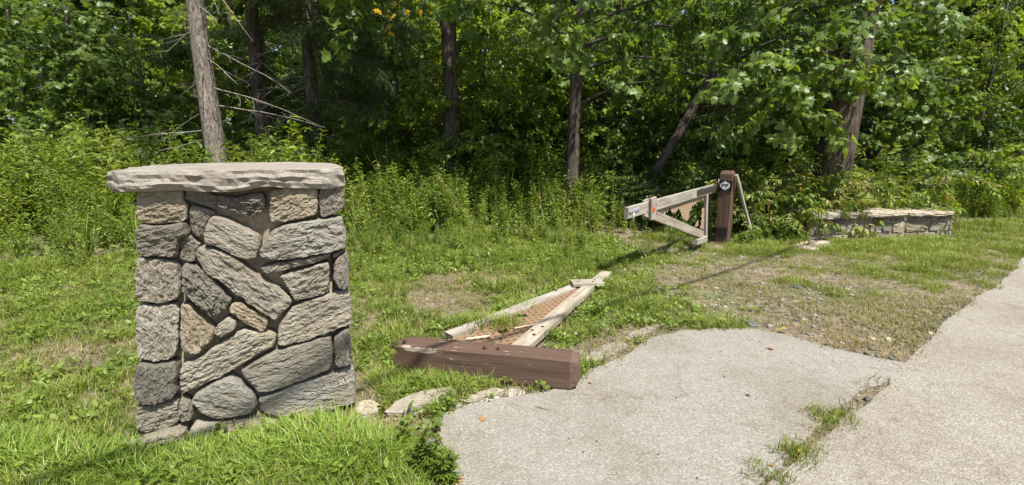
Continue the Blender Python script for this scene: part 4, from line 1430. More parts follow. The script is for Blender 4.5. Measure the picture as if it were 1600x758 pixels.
def points_mesh(name, P, rot, scl, idx):
    me = bpy.data.meshes.new(name)
    n = len(P)
    me.vertices.add(n)
    me.vertices.foreach_set('co', np.asarray(P, dtype='f').ravel())
    me.attributes.new('idx', 'INT', 'POINT').data.foreach_set('value', np.asarray(idx, dtype='i'))
    me.attributes.new('rot', 'FLOAT_VECTOR', 'POINT').data.foreach_set('vector', np.asarray(rot, dtype='f').ravel())
    me.attributes.new('scl', 'FLOAT', 'POINT').data.foreach_set('value', np.asarray(scl, dtype='f'))
    me.update()
    return me
def scatter(name, grp, P, rot, scl, idx=None, parent=None, M_=None, label=None, cat=None, kind='stuff'):
    n = len(P)
    if idx is None: idx = rng.integers(0, grp[1], n)
    o = obj(name, points_mesh(name, P, rot, scl, idx), parent, M_, label, cat, None, kind)
    md = o.modifiers.new('scatter', 'NODES')
    md.node_group = grp[0]
    return o

G = {}
for key, kind, mt in (('maple', 'lobed', 'maple'), ('oval', 'oval', 'dark'), ('bright', 'oval', 'bright'), ('brightlobe', 'lobed', 'bright'), ('shiny', 'pinnate', 'shiny'), ('knot', 'lance', 'knot'), ('darkl', 'lobed', 'dark')):
    G[key] = scatter_group('leaves_' + key, [twig_cluster(kind, hash_ * 7 + 3, [M[mt], M['bark_brown']]) for hash_ in range(5)])
M['tanleaf'] = leaf_material('yellowing_leaf', (0.16, 0.18, 0.04), (0.30, 0.28, 0.09), (0.46, 0.36, 0.15), 0.35, 0.5, 0.3, 1.0)
G['tan'] = scatter_group('leaves_tan', [twig_cluster('lance', 91 + k, [M['tanleaf'], M['stem']]) for k in range(3)])
G['spruce'] = scatter_group('boughs', [spruce_cluster(k, [M['needle'], M['bark_brown']]) for k in range(4)])
G['deadspruce'] = scatter_group('dead_boughs', [spruce_cluster(k + 9, [M['deadneedle'], M['twig']]) for k in range(3)])
G['weed'] = scatter_group('weeds', [weed_plant(170, 1.0, [M['straw'], M['straw']], 0.06, 0.3, 14, 0.3), grass_tuft(171, 26, 0.45, 0.95, 0.09, 0.012, M['lush'], 0.9), grass_tuft(172, 22, 0.35, 0.85, 0.08, 0.011, M['grass'], 1.1)] + [weed_plant(70 + k, 1.0, [M['bright'], M['stem']], 0.16, 0.3, 30, 0.2) for k in range(2)] + [weed_plant(k, 1.0, [M['weed'], M['stem']], 0.13, 0.24, 54) for k in range(6)] + [weed_plant(40 + k, 1.0, [M['herb'], M['stem']], 0.13, 0.36, 40) for k in range(3)])
G['grass'] = scatter_group('tufts', [grass_tuft(k, 18, 0.03, 0.085, 0.055, 0.0042, M['grass'], 0.9) for k in range(6)])
G['dry'] = scatter_group('dry_tufts', [grass_tuft(60 + k, 14, 0.015, 0.05, 0.06, 0.0035, M['dryg'], 1.6) for k in range(4)])
G['lush'] = scatter_group('lush_tufts', [grass_tuft(80 + k, 17, 0.10, 0.27, 0.055, 0.0085, M['lush'], 1.15) for k in range(6)])
G['herb'] = scatter_group('herbs', [rosette(k, 12, 0.036, [M['herb']], 0.7) for k in range(4)] + [rosette(20 + k, 9, 0.05, [M['herb']], 0.9, 0.42) for k in range(3)])
G['gravel'] = scatter_group('pebbles', [pebble(k, M['gravel']) for k in range(5)] + [pebble(7, M['bluestone']), pebble(8, M['rubble'])])

# ------------------------------------------------------------------ TREES
def bent(p0, d, L_, n=6, droop=0.0, wig=0.08, rnd=random):
    P = [Vector(p0)]
    d = Vector(d).normalized()
    for i in range(n):
        d = (d + Vector((rnd.uniform(-wig, wig), rnd.uniform(-wig, wig), rnd.uniform(-wig, wig) - droop))).normalized()
        P.append(P[-1] + d * (L_ / n))
    return P
def trunk_mesh(P, rad, mat, sides=14, limbs=(), name='trunk', flare=1.35):
    """tapered trunk with its main limbs as one mesh"""
    mb = MB()
    Pd, Rd = [], []
    for i in range(len(P) - 1):
        for j in range(4):
            t = j / 4
            Pd.append(P[i].lerp(P[i+1], t)); Rd.append(rad[i] + (rad[i+1] - rad[i]) * t)
    Pd.append(P[-1]); Rd.append(rad[-1])
    Rd[0] *= flare; Rd[1] *= 1 + (flare - 1) * 0.35
    tube_into(mb, Pd, Rd, sides, 0, 0.05)
    for (lp, r0, r1) in limbs:
        n = len(lp)
        tube_into(mb, lp, [r0 + (r1 - r0) * (i / (n - 1)) ** 0.7 for i in range(n)], 6, 0, 0.04)
    return mb.mesh(name, mat, True)
def dirs_to_rot(D, rolls, rnd):
    yaw = np.arctan2(D[:, 1], D[:, 0]); pit = np.arctan2(-D[:, 2], np.hypot(D[:, 0], D[:, 1]))
    return np.stack([rolls, pit, yaw], 1)

def crown_from_limbs(limbs, per_m, spread, rnd_seed, start=0.3, droop=0.15):
    r = np.random.default_rng(rnd_seed)
    P, D = [], []
    for lp in limbs:
        for i in range(len(lp) - 1):
            t = i / (len(lp) - 1)
            if t < start: continue
            seg = lp[i+1] - lp[i]
            k = max(1, int(seg.length * per_m))
            for _ in range(k):
                q = lp[i] + seg * r.random()
                off = r.normal(0, 1, 3) * spread * np.array([1, 1, 0.55])
                d = off * 0.8 + np.array(seg.normalized()) * 0.5 * spread + np.array([0, 0, -droop * spread * 2])
                P.append(np.array(q) + off * 0.75)
                D.append(d / (np.linalg.norm(d) + 1e-6))
    return np.array(P), np.array(D)

def broad_tree(name, base, height, r0, leafkeys, label, cat='tree', group=None, lean=(0, 0), limb_from=0.3, nlimbs=14, limb_len=3.0, per_m=9, spread=0.45, seed=0, bark='bark_brown', size=(0.9, 1.4), wide=None, elev=(0.1, 0.7), extra_limbs=(), crown_top=True):
    rnd = random.Random(seed)
    b = Vector(base)
    t = thing(name, b, label, cat, group)
    P = [b + Vector((0, 0, -0.15))]
    n = 7
    for i in range(1, n + 1):
        f = i / n
        P.append(b + Vector((lean[0]*f + rnd.uniform(-0.06, 0.06)*f, lean[1]*f + rnd.uniform(-0.06, 0.06)*f, height*f)))
    rad = [r0 * (1 - 0.72 * (i / n)) for i in range(n + 1)]
    limbs, lm = [], []
    for k in range(nlimbs):
        f = limb_from + (1 - limb_from) * (k + rnd.random()) / nlimbs
        f = min(f, 0.98)
        i = min(n - 1, int(f * n)); u = f * n - i
        p = P[i].lerp(P[i+1], u)
        az = k * 2.4 + rnd.uniform(-0.4, 0.4)
        el = rnd.uniform(*elev)
        L_ = limb_len * rnd.uniform(0.65, 1.1) * (1 - 0.45 * max(0, f - 0.5) * 2 * 0.8)
        lp = bent(p, (math.cos(az)*math.cos(el), math.sin(az)*math.cos(el), math.sin(el)), L_, 6, 0.05, 0.14, rnd)
        limbs.append(lp); lm.append((lp, r0 * 0.30 * (1 - 0.5*f), 0.008))
        # side branches
        for s in range(2):
            q = lp[2 + s]
            sd = (lp[3 + s] - lp[2 + s]).normalized()
            az2 = math.atan2(sd.y, sd.x) + rnd.choice((-1, 1)) * rnd.uniform(0.5, 1.1)
            sp_ = bent(q, (math.cos(az2), math.sin(az2), rnd.uniform(-0.1, 0.35)), L_ * 0.45, 4, 0.06, 0.15, rnd)
            limbs.append(sp_); lm.append((sp_, r0 * 0.12, 0.005))
    for (lp, ra, rb) in extra_limbs:
        limbs.append(lp); lm.append((lp, ra, rb))
    obj('trunk', trunk_mesh(P, rad, M[bark], 14 if r0 > 0.1 else 8, lm), t)
    Pp, Dd = crown_from_limbs(limbs, per_m, spread, seed + 5)
    r = np.random.default_rng(seed)
    n_ = len(Pp)
    keys = leafkeys if isinstance(leafkeys, (list, tuple)) else [leafkeys]
    pick = r.integers(0, len(keys), n_)
    for ki, key in enumerate(keys):
        s = pick == ki
        if s.sum() == 0: continue
        scatter('crown', G[key], Pp[s] - np.array(b), dirs_to_rot(Dd[s], r.normal(0, 0.5, s.sum()), r), r.uniform(*size, s.sum()), None, t, Matrix.Translation(b))
    return t

def leafy_shrub(name, base, height, radius, key, label, group=None, n=130, seed=0, size=(0.8, 1.3), cat='shrub', stems=6):
    """many-stemmed shrub: stems and a crown open at the bottom"""
    rnd = random.Random(seed); r = np.random.default_rng(seed)
    b = Vector(base)
    t = thing(name, b, label, cat, group)
    mb = MB()
    paths = []
    for k in range(stems):
        az = k * 6.283 / stems + rnd.uniform(-0.4, 0.4)
        hh = height * rnd.uniform(0.65, 1.0)
        lp = bent((0, 0, -0.05), (math.cos(az) * radius / height * 0.8, math.sin(az) * radius / height * 0.8, 1.0), hh, 6, -0.0, 0.12, rnd)
        paths.append(lp)
        tube_into(mb, lp, [0.022 * (1 - 0.85 * i / 6) + 0.003 for i in range(7)], 5, 0, 0.05)
    obj('stems', mb.mesh('stems', M['bark_brown'], True), t, Matrix.Translation(b))
    P, D = [], []
    cl = [np.array(p[i]) + r.normal(0, 1, 3) * radius * np.array([0.35, 0.35, 0.12]) for p in paths for i in (2, 3, 4, 5, 6)]
    for k in range(n):
        c = cl[r.integers(0, len(cl))]
        off = r.normal(0, 1, 3) * np.array([0.30, 0.30, 0.20]) * max(0.6, radius * 0.8)
        q = c + off
        q[2] = max(0.1, q[2])
        d = off + 0.35 * (c * np.array([1, 1, 0])) + np.array([0, 0, -0.08])
        P.append(q); D.append(d / (np.linalg.norm(d) + 1e-6))
    P, D = np.array(P), np.array(D)
    keys = key if isinstance(key, (list, tuple)) else [key]
    pick = r.integers(0, len(keys), n)
    for ki, k_ in enumerate(keys):
        s = pick == ki
        scatter('crown', G[k_], P[s], dirs_to_rot(D[s], r.normal(0, 0.5, s.sum()), r), r.uniform(*size, s.sum()), None, t, Matrix.Translation(b))
    return t

def ground_pt(px, d):
    p = at(px, 230, d)
    return Vector((p.x, p.y, gh1(p.x, p.y)))

def spruce(name, base, height, r0, label, lean=(0, 0), seed=0, bark='bark_brown', live_from=0.45, dead=10, dead_h=(0.8, 5.0), live=26, length=2.3, low_boughs=(), dead_dirs=None):
    rnd = random.Random(seed); r = np.random.default_rng(seed)
    b = Vector(base)
    t = thing(name, b, label, 'tree')
    n = 8
    P = [b + Vector((lean[0]*i/n + rnd.uniform(-0.04, 0.04), lean[1]*i/n, -0.15 + height*i/n)) for i in range(n + 1)]
    rad = [r0 * (1 - 0.85*i/n) for i in range(n + 1)]
    obj('trunk', trunk_mesh(P, rad, M[bark], 16), t)
    def on_trunk(h):
        f = max(0, min(0.999, (h + 0.15) / height)) * n
        i = int(f)
        return P[i].lerp(P[i+1], f - i)
    for k in range(dead):
        h = dead_h[0] + (dead_h[1] - dead_h[0]) * (k + rnd.random()) / dead
        az = rnd.uniform(0, 6.28) if dead_dirs is None else rnd.choice(dead_dirs) + rnd.uniform(-0.5, 0.5)
        el = rnd.uniform(-0.75, 0.1)
        L_ = rnd.uniform(0.7, 2.6)
        p0 = on_trunk(h)
        lp = bent(p0, (math.cos(az)*math.cos(el), math.sin(az)*math.cos(el), math.sin(el)), L_, 7, 0.035, 0.09, rnd)
        mb = MB()
        r1 = rnd.uniform(0.008, 0.016)
        tube_into(mb, lp, [r1*(1-0.8*i/7)+0.002 for i in range(8)], 5, 0, 0.06)
        for s in range(4):
            q = lp[rnd.randint(2, 6)]
            az3 = az + rnd.choice((-1, 1)) * rnd.uniform(0.4, 1.2)
            sp_ = bent(q, (math.cos(az3), math.sin(az3), rnd.uniform(-0.5, 0.1)), rnd.uniform(0.2, 0.7), 4, 0.05, 0.15, rnd)
            tube_into(mb, sp_, [0.006, 0.005, 0.004, 0.003, 0.0015], 3, 0)
        obj('dead_branch', mb.mesh('dead_branch', M['twig'], True), t)
    PP, DD = [], []
    lims = []
    for k in range(live):
        f = live_from + (1 - live_from) * (k + rnd.random()) / live
        az = k * 2.4
        L_ = length * (1.15 - f) * rnd.uniform(0.8, 1.15) / (1.15 - live_from)
        p0 = on_trunk(height * f)
        lp = bent(p0, (math.cos(az), math.sin(az), 0.05), L_, 5, 0.06, 0.06, rnd)
        lims.append(lp)
    for (h, az, L_) in low_boughs:
        lims.append(bent(on_trunk(h), (math.cos(az), math.sin(az), 0.1), L_, 6, 0.08, 0.06, rnd))
    for lp in lims:
        mb = MB()
        tube_into(mb, lp, [0.03*(1-0.85*i/(len(lp)-1))+0.003 for i in range(len(lp))], 5, 0)
        obj('bough', mb.mesh('bough', M['bark_brown'], True), t)
        for i in range(len(lp) - 1):
            for _ in range(6):
                q = lp[i].lerp(lp[i+1], rnd.random())
                d = (lp[i+1] - lp[i]).normalized()
                y = math.atan2(d.y, d.x) + rnd.gauss(0, 0.7)
                PP.append(q - b); DD.append((math.cos(y), math.sin(y), rnd.uniform(-0.6, 0.0)))
    PP = np.array([p[:] for p in PP]); DD = np.array(DD)
    scatter('crown', G['spruce'], PP, dirs_to_rot(DD, r.normal(0, 0.3, len(PP)), r), r.uniform(0.7, 1.15, len(PP)), None, t, Matrix.Translation(b))
    return t

# named trees of the photograph
spruce('spruce_tree', ground_pt(339, 10.5), 15.0, 0.215, 'pale grey spruce trunk with bare dead branches, sunlit above the pillar capstone', (-0.35, 0.0), 3, 'bark_pale', 0.42, 15, (1.2, 5.6), 26, 2.6, (), [0.2, -0.3, 3.0, -0.9])
spruce('spruce_tree', ground_pt(414, 13.5), 15.0, 0.22, 'dark spruce trunk full of thin dead twigs behind the pale grey spruce', (-0.1, 0.0), 5, 'bark_brown', 0.36, 24, (1.5, 6.5), 26, 2.8, [(5.4, -0.9, 2.4), (4.8, -0.3, 2.4), (5.8, -1.6, 2.2), (5.2, 0.3, 2.2)])
spruce('spruce_tree', ground_pt(497, 12.6), 14.0, 0.19, 'dark spruce with drooping green boughs beside the pillar', (-0.15, 0.0), 8, 'bark_brown', 0.33, 20, (1.5, 5.0), 28, 2.6, [(4.6, -0.5, 2.6), (4.2, -0.2, 2.3), (3.8, -0.6, 2.4), (4.9, 0.1, 2.2), (3.4, -0.25, 2.0), (5.3, -0.5, 2.7), (5.0, 0.2, 2.4), (3.0, 0.0, 1.8), (4.4, -1.0, 2.0), (5.6, -0.1, 2.6), (2.7, -0.4, 1.7), (4.0, 0.1, 2.3)])
def shade_limbs(base, hs, n, L_, seed):
    # big limbs added out of view, overhead, so their shade falls on the weeds
    rnd = random.Random(seed)
    out = []
    for k in range(n):
        az = -1.57 + (k - (n - 1) / 2) * 0.36 + rnd.uniform(-0.15, 0.15)
        h = rnd.uniform(*hs)
        out.append((bent(base + Vector((0, 0, h)), (math.cos(az), math.sin(az), 0.18), L_ * rnd.uniform(0.8, 1.1), 7, 0.02, 0.1, rnd), 0.06, 0.008))
        for s_ in (-1, 1):
            m_ = out[-1][0][3] if s_ < 0 else out[-2][0][4] if len(out) > 1 else out[-1][0][4]
            az2 = az + s_ * rnd.uniform(0.5, 0.9)
            out.append((bent(m_, (math.cos(az2), math.sin(az2), 0.1), L_ * 0.5, 6, 0.03, 0.1, rnd), 0.03, 0.006))
    return out
tb4 = ground_pt(709, 12.0)
y0, y1 = tb4 + Vector((-0.1, 0, 6.2)), at(556, 8, 9.3)
lim4 = [y0.lerp(y1, i / 7) + Vector((0, 0, 0.7 * math.sin(math.pi * i / 7))) for i in range(8)]
tulip = broad_tree('tulip_tree', tb4, 17.0, 0.215, ['maple', 'darkl'], 'tall straight grey trunk rising from the weeds beyond the fallen gate', lean=(-0.25, 0), limb_from=0.66, nlimbs=6, limb_len=3.2, per_m=5.0, spread=0.55, seed=12, size=(1.2, 1.9), extra_limbs=[(lim4, 0.05, 0.006)] + shade_limbs(tb4, (5.6, 7.5), 7, 3.7, 3))
tb5 = ground_pt(895, 10.6)
ex5 = []
for (h, az, el, L_, rr) in ((3.1, 0.1, 0.35, 2.6, 0.05), (2.4, 0.3, 0.55, 2.4, 0.045), (3.5, -0.2, 0.35, 3.0, 0.05), (3.6, 2.6, 0.6, 2.4, 0.05), (3.9, -0.6, 0.2, 3.0, 0.05), (3.8, -1.5, 0.15, 2.6, 0.045), (4.2, 0.9, 0.3, 3.0, 0.05), (4.4, -2.2, 0.2, 2.6, 0.045)):
    ex5.append((bent(tb5 + Vector((0.02, 0, h)), (math.cos(az)*math.cos(el), math.sin(az)*math.cos(el), math.sin(el)), L_, 7, 0.06, 0.1, random.Random(int(h*31))), rr, 0.008))
ex5 += shade_limbs(tb5, (5.2, 6.6), 5, 2.6, 9)
broad_tree('maple_tree', tb5, 9.0, 0.155, ['maple', 'maple', 'bright'], 'slim dark forked trunk in the weeds left of the standing gate', lean=(0.1, 0.1), limb_from=0.6, nlimbs=4, limb_len=2.4, per_m=6.5, spread=0.5, seed=21, size=(1.0, 1.5), extra_limbs=ex5)
# leaning maple whose boughs hang over the standing gate
tb6 = ground_pt(985, 10.4)
ex6 = []
for (t_, az, el, L_) in ((0.30, -0.9, 0.25, 2.2), (0.34, -0.2, 0.15, 2.4), (0.38, -1.4, 0.2, 2.4), (0.42, 2.6, 0.3, 2.0), (0.45, -0.5, 0.2, 2.6), (0.5, -1.9, 0.2, 2.2), (0.52, 0.3, 0.3, 2.4), (0.56, -1.0, 0.25, 2.6), (0.6, -2.5, 0.2, 2.2), (0.40, -0.7, 0.05, 2.6), (0.47, -1.2, 0.0, 2.4)):
    p = tb6 + Vector((1.9 * t_ / 0.5, -0.3 * t_, 7.0 * t_))
    ex6.append((bent(p, (math.cos(az)*math.cos(el), math.sin(az)*math.cos(el), math.sin(el)), L_, 7, 0.07, 0.1, random.Random(int(t_*100 + az*10))), 0.035, 0.006))
maple6 = broad_tree('leaning_maple', tb6, 7.0, 0.11, ['maple', 'maple', 'maple', 'bright'], 'leaning slender maple hanging lobed leaves over the standing gate', lean=(3.6, -0.3), limb_from=0.5, nlimbs=6, limb_len=2.0, per_m=10, spread=0.42, seed=33, size=(0.9, 1.35), extra_limbs=ex6)
# big ridged trunk by the low wall, with long glossy leaves on its lower boughs
tb7 = ground_pt(1297, 9.7)
ex7 = []
for (h, az, el, L_) in ((2.7, 2.7, 0.0, 2.6), (2.9, 3.3, 0.05, 2.8), (3.3, 2.9, 0.1, 3.0), (3.6, 3.6, 0.05, 2.8), (3.9, 2.6, 0.1, 3.0), (4.3, 3.2, 0.1, 3.0), (3.1, 3.5, 0.0, 2.4), (4.4, 3.7, 0.1, 2.8), (4.8, 0.3, 0.15, 3.0)):
    ex7.append((bent(tb7 + Vector((0.3, 0, h)), (math.cos(az)*math.cos(el), math.sin(az)*math.cos(el), math.sin(el)), L_, 7, 0.075, 0.1, random.Random(int(h*71))), 0.045, 0.006))
hick7 = broad_tree('hickory_tree', tb7, 16.0, 0.34, ['shiny'], 'thick trunk with ridged bark behind the low stone wall', lean=(1.3, 0.2), limb_from=0.45, nlimbs=9, limb_len=3.2, per_m=4.5, spread=0.5, seed=41, bark='bark_ridge', size=(1.1, 1.6), extra_limbs=ex7)

# large leaves near the gate, one by one
def leaf_parts(tree, limbs, n, kind, mat, seed, size):
    rnd = random.Random(seed)
    ms = []
    for k in range(4):
        mb = MB()
        V, F = leaf_lobed(1.0, 0.12 + 0.1 * k) if kind == 'lobed' else leaf_lance(1.0, 0.36, 0.12 + 0.1 * k)
        mb.add(V, F)
        ms.append(mb.mesh('leaf', mat))
    for _ in range(n):
        lp = rnd.choice(limbs)
        q = lp[rnd.randint(3, len(lp) - 1)] + Vector((rnd.gauss(0, 0.3), rnd.gauss(0, 0.3) - 0.15, rnd.gauss(0, 0.2)))
        sz = rnd.uniform(*size)
        Mx = Matrix.Translation(q) @ Euler((rnd.gauss(0, 0.4), rnd.uniform(0.0, 0.7), rnd.uniform(0, 6.28))).to_matrix().to_4x4() @ Matrix.Diagonal((sz, sz, sz, 1))
        obj('leaf', rnd.choice(ms), tree, Mx)
leaf_parts(maple6, [e[0] for e in ex6], 170, 'lobed', M['maple'], 5, (0.09, 0.145))
leaf_parts(tulip, [[y1 + Vector((0.25 * k, 0, -0.1)) for k in range(5)]], 12, 'lobed', M['yellow'], 8, (0.10, 0.16))
leaf_parts(hick7, [e[0] for e in ex7], 130, 'lance', M['shiny'], 6, (0.085, 0.135))

# understory and woods behind
sap_lab = {'bright': 'young sunny yellow-green sapling', 'oval': 'dark green bushy sapling', 'maple': 'mid-green lobed-leaf sapling', 'brightlobe': 'pale green lobed-leaf sapling'}
def landmark(px):
    for lim, w in ((170, 'well beyond the outer side of the pillar'), (300, 'beside the pale grey spruce'), (380, 'behind the pale grey spruce'), (460, 'behind the twiggy dark spruce'), (545, 'behind the drooping spruce'), (650, 'between the drooping spruce and the tall straight trunk'), (730, 'behind the tall straight trunk'), (820, 'between the tall straight trunk and the forked trunk'), (900, 'behind the forked trunk'), (990, 'beside the leaning maple'), (1090, 'behind the standing gate'), (1160, 'behind the brown gate post'), (1250, 'behind the light green bushes'), (1380, 'behind the low wall'), (1480, 'beyond the far end of the low wall')):
        if px < lim: return w
    return 'at the roadside far past the low wall'
used_labels = set()
def fresh(lab, alt='farther'):
    for w in ('', 'second ', 'third '):
        l_ = lab if not w else w + lab
        if w: l_ = {'second ': 'smaller-looking, half-hidden ', 'third ': 'slender, mostly hidden '}[w] + lab
        if l_ not in used_labels:
            used_labels.add(l_)
            return l_
    return lab
def sapling(px, d, h, key, seed, per_m=13, limb=1.5):
    broad_tree('sapling', ground_pt(px, d), h, 0.035 + 0.008 * h, key, fresh(sap_lab[key] + ' ' + landmark(px)), 'sapling', 'saplings in the woods', (random.uniform(-0.3, 0.3), random.uniform(-0.2, 0.2)), 0.12, 15, limb, per_m, 0.34, seed, size=(0.9, 1.4), elev=(0.0, 0.6))
k = 0
for (px, d, h, key) in [(745, 12.9, 4.2, 'bright'), (668, 13.0, 4.2, 'bright'), (775, 12.6, 3.0, 'bright'), (860, 13.4, 4.4, 'brightlobe'), (635, 14.4, 5.0, 'bright'), (810, 13.8, 3.6, 'bright'), (690, 16.5, 6.0, 'brightlobe'), (845, 14.2, 5.0, 'oval'), (940, 13.6, 4.6, 'oval'), (600, 16.0, 6.0, 'oval'), (560, 18.0, 6.5, 'bright'), (1010, 14.0, 5.0, 'oval'), (1075, 13.0, 4.6, 'oval'), (1130, 12.2, 4.0, 'oval'), (1190, 13.2, 4.6, 'bright'), (1240, 12.4, 4.2, 'oval'), (880, 16.5, 6.5, 'maple'), (760, 18.0, 7.0, 'brightlobe'), (350, 16.0, 5.0, 'bright'), (420, 17.0, 5.6, 'oval'), (470, 18.5, 6.0, 'oval'), (520, 16.5, 4.0, 'oval'), (250, 14.0, 5.0, 'oval'), (150, 13.0, 5.0, 'maple'), (60, 13.5, 5.0, 'oval'), (-60, 13, 5.5, 'maple'), (320, 19.0, 6.5, 'brightlobe'), (1350, 12.5, 4.8, 'maple'), (1430, 13.2, 5.2, 'oval'), (1520, 13.5, 5.6, 'bright'), (1610, 14.0, 5.8, 'oval'), (1290, 15.0, 5.6, 'maple'), (970, 17.0, 7.0, 'brightlobe'), (1100, 16.5, 7.0, 'maple'), (1210, 17.5, 7.5, 'brightlobe')]:
    sapling(px, d, h, key, 100 + k, 12 if d < 16 else 9, 1.5 if d < 15 else 2.0)
    k += 1
for (px, d, h) in [(200, 22, 13), (-20, 19, 12), (380, 25, 14), (560, 23, 13), (660, 27, 15), (800, 24, 14), (930, 22, 13), (1060, 21, 12), (1170, 25, 14), (1320, 20, 13), (1450, 24, 14), (1600, 20, 13), (480, 30, 15), (270, 30, 15), (730, 32, 15), (1000, 30, 15), (1250, 30, 15), (60, 28, 15), (1540, 30, 15)]:
    broad_tree('forest_tree', ground_pt(px, d), h, 0.17, [['darkl', 'maple'], ['brightlobe'], ['darkl']][k % 3], ['dark leafy forest tree', 'light green forest tree', 'dense dark forest tree'][k % 3] + ' ' + landmark(px) + (', farther' if d == 32 else ''), 'tree', 'trees deep in the woods', (0, 0), 0.10, 16, 3.3, 4, 0.7, 300 + k, size=(1.7, 2.8), elev=(-0.1, 0.6))
    k += 1
# far mass of leaves that closes the woods
n = 2600
az = rng.uniform(-1.15, 1.15, n); dd_ = rng.uniform(34, 46, n)
P = np.stack([np.sin(az) * dd_, np.cos(az) * dd_, rng.uniform(0.2, 17, n)], 1)
scatter('distant_woods', G['darkl'], P, np.stack([rng.normal(0, 0.5, n), rng.normal(0.2, 0.4, n), rng.uniform(0, 6.28, n)], 1), rng.uniform(3.0, 6.0, n), label='far dark mass of forest leaves', cat='woods')

# shrubs on the right of the gate and behind the pillar
sh = [(1195, 8.8, 1.25, 0.55, 'knot', 'yellow-green bush of long leaves growing beside the leaning brace'), (1218, 9.0, 1.2, 0.42, 'knot', 'light green bush of long leaves between the brace and the low wall'), (1215, 9.9, 1.5, 0.7, 'knot', 'tall light green bush behind the standing gate post'), (1150, 9.3, 1.3, 0.5, ['knot', 'oval'], 'bush right behind the brown gate post'), (1330, 9.4, 1.2, 0.5, 'knot', 'bush of long leaves behind the low wall by the ridged trunk'), (1400, 9.8, 1.3, 0.6, 'knot', 'bush of long leaves behind the far end of the low wall'), (1296, 9.35, 1.15, 0.35, ['tan', 'tan', 'knot'], 'yellowing bush at the foot of the ridged trunk behind the wall'), (1100, 9.6, 1.0, 0.5, 'oval', 'dark low bush behind the torn lattice'), (1050, 10.0, 1.2, 0.6, 'oval', 'dark bush in the shade behind the standing gate'), (960, 10.8, 1.2, 0.5, 'oval', 'dark bush between the forked trunk and the leaning maple')]
for i, (px, d, h, rr, key, lab) in enumerate(sh):
    leafy_shrub('shrub', ground_pt(px, d), h, rr, key, lab, 'shrubs behind the gate', 95, 500 + i, (0.65, 1.05))
for i, (px, d, h) in enumerate([(445, 12.0, 2.3), (395, 11.8, 1.9), (300, 11.6, 1.7), (520, 13.5, 1.8), (220, 11.5, 1.8), (110, 11.8, 2.0), (780, 12.6, 1.7), (800, 13.4, 1.9), (640, 13.6, 1.6), (1480, 11.5, 1.8), (1570, 11.8, 2.0)]):
    leafy_shrub('woodland_shrub', ground_pt(px, d), h, 0.8, ['oval', 'bright', 'oval', 'bright'][i % 4] if px not in (780, 800) else 'bright', fresh('leafy woodland shrub ' + landmark(px)), 'woodland shrubs', 90, 600 + i, (0.8, 1.2))

# ------------------------------------------------------------------ WEEDS AND GRASS
EDGE = [gz(x, y) for x, y in [(60, 430), (295, 405), (450, 400), (550, 396), (700, 388), (850, 384), (930, 388), (985, 392), (1040, 384), (1085, 377), (1130, 374), (1185, 374), (1250, 368), (1300, 363), (1420, 362), (1560, 362)]]
ex_ = np.array([p.x for p in EDGE]); ey_ = np.array([p.y for p in EDGE])
o_ = np.argsort(ex_)
ex_, ey_ = ex_[o_], ey_[o_]
def weed_edge(X): return np.interp(X, ex_, ey_)
WALL = [(wo + wu * a - wnn * b)[:2] for a, b in ((-0.1, -0.15), (3.1, -0.15), (3.1, 0.7), (-0.1, 0.7))]
PIL = [(PO + PU * a - PN * b)[:2] for a, b in ((0.03, -0.06), (0.03, PD + 0.05), (-PW - 0.05, PD + 0.05), (-PW - 0.05, -0.06))]
BEAM = [(FB0 + FX * a + FD * b)[:2] for a, b in ((0.0, 0.0), (1.31, 0.0), (1.31, 0.22), (0.0, 0.22))]
SLABS = [[gz(x, y)[:2] for x, y in [(600, 656), (618, 640), (640, 627), (668, 619), (706, 614), (712, 620), (690, 630), (655, 647), (625, 657)]], [gz(x, y)[:2] for x, y in [(1236, 388), (1256, 380), (1290, 379), (1308, 382), (1298, 391), (1270, 396)]]]
GATEF = [q[:2] for q in (rt0 - lb * 0.07, rt1 - lb * 0.07, rt1 + lb * 0.03, dn1 - e_n * 0.06, dn0 - e_n * 0.06)]
def blocked(X, Y, gate=True):
    b = inside(PATH, X, Y) | inside(ROAD, X, Y) | inside(PIL, X, Y) | inside(BEAM, X, Y) | inside(WALL, X, Y)
    for s_ in SLABS: b |= inside(s_, X, Y)
    if gate: b |= inside(GATEF, X, Y)
    return b
def blobs(X, Y, lst):
    v = np.zeros(len(X))
    for (px, py, rx, ry, a) in lst:
        c = gz(px, py)
        v += a * np.exp(-((X - c.x) / rx) ** 2 - ((Y - c.y) / ry) ** 2)
    return v
# tall weeds
n = 14500
X = rng.uniform(-15, 16, n); Y = rng.uniform(5.2, 16.0, n)
depth = Y - weed_edge(X) + 0.35 * n2(X, Y, 0.9, 4.0)
dry_ = np.interp(depth, [-2.4, -1.0, 0.0, 0.6], [0.0, 0.45, 0.85, 1.0])
dry_ = np.where((X > 1.0) & (depth < 0) & (Y < 8.2), 0.15 * dry_, dry_)
ok = (rng.random(n) < dry_) & ~blocked(X, Y) & (np.hypot(X - PC.x, Y - PC.y) > 0.22)
ok &= rng.random(n) < np.clip(0.55 + 0.75 * n2(X, Y, 0.9, 8.0), 0.12, 1)
ok &= ~((X > 3.0) & (X < 5.2) & (depth < 0.5) & (rng.random(n) < 0.6))
X, Y, depth = X[ok], Y[ok], depth[ok]
hgt = np.interp(depth, [-2.4, -0.9, 0.0, 0.9, 2.8], [0.08, 0.17, 0.33, 0.66, 1.12]) + 0.2 * np.clip((-3.0 - X) / 2.0, 0, 1) * np.clip(depth / 1.5, 0, 1)
hgt *= rng.uniform(0.55, 1.25, len(X)) * (1 + 0.42 * n2(X, Y, 0.75, 2.0) + 0.25 * n2(X, Y, 2.2, 6.0))
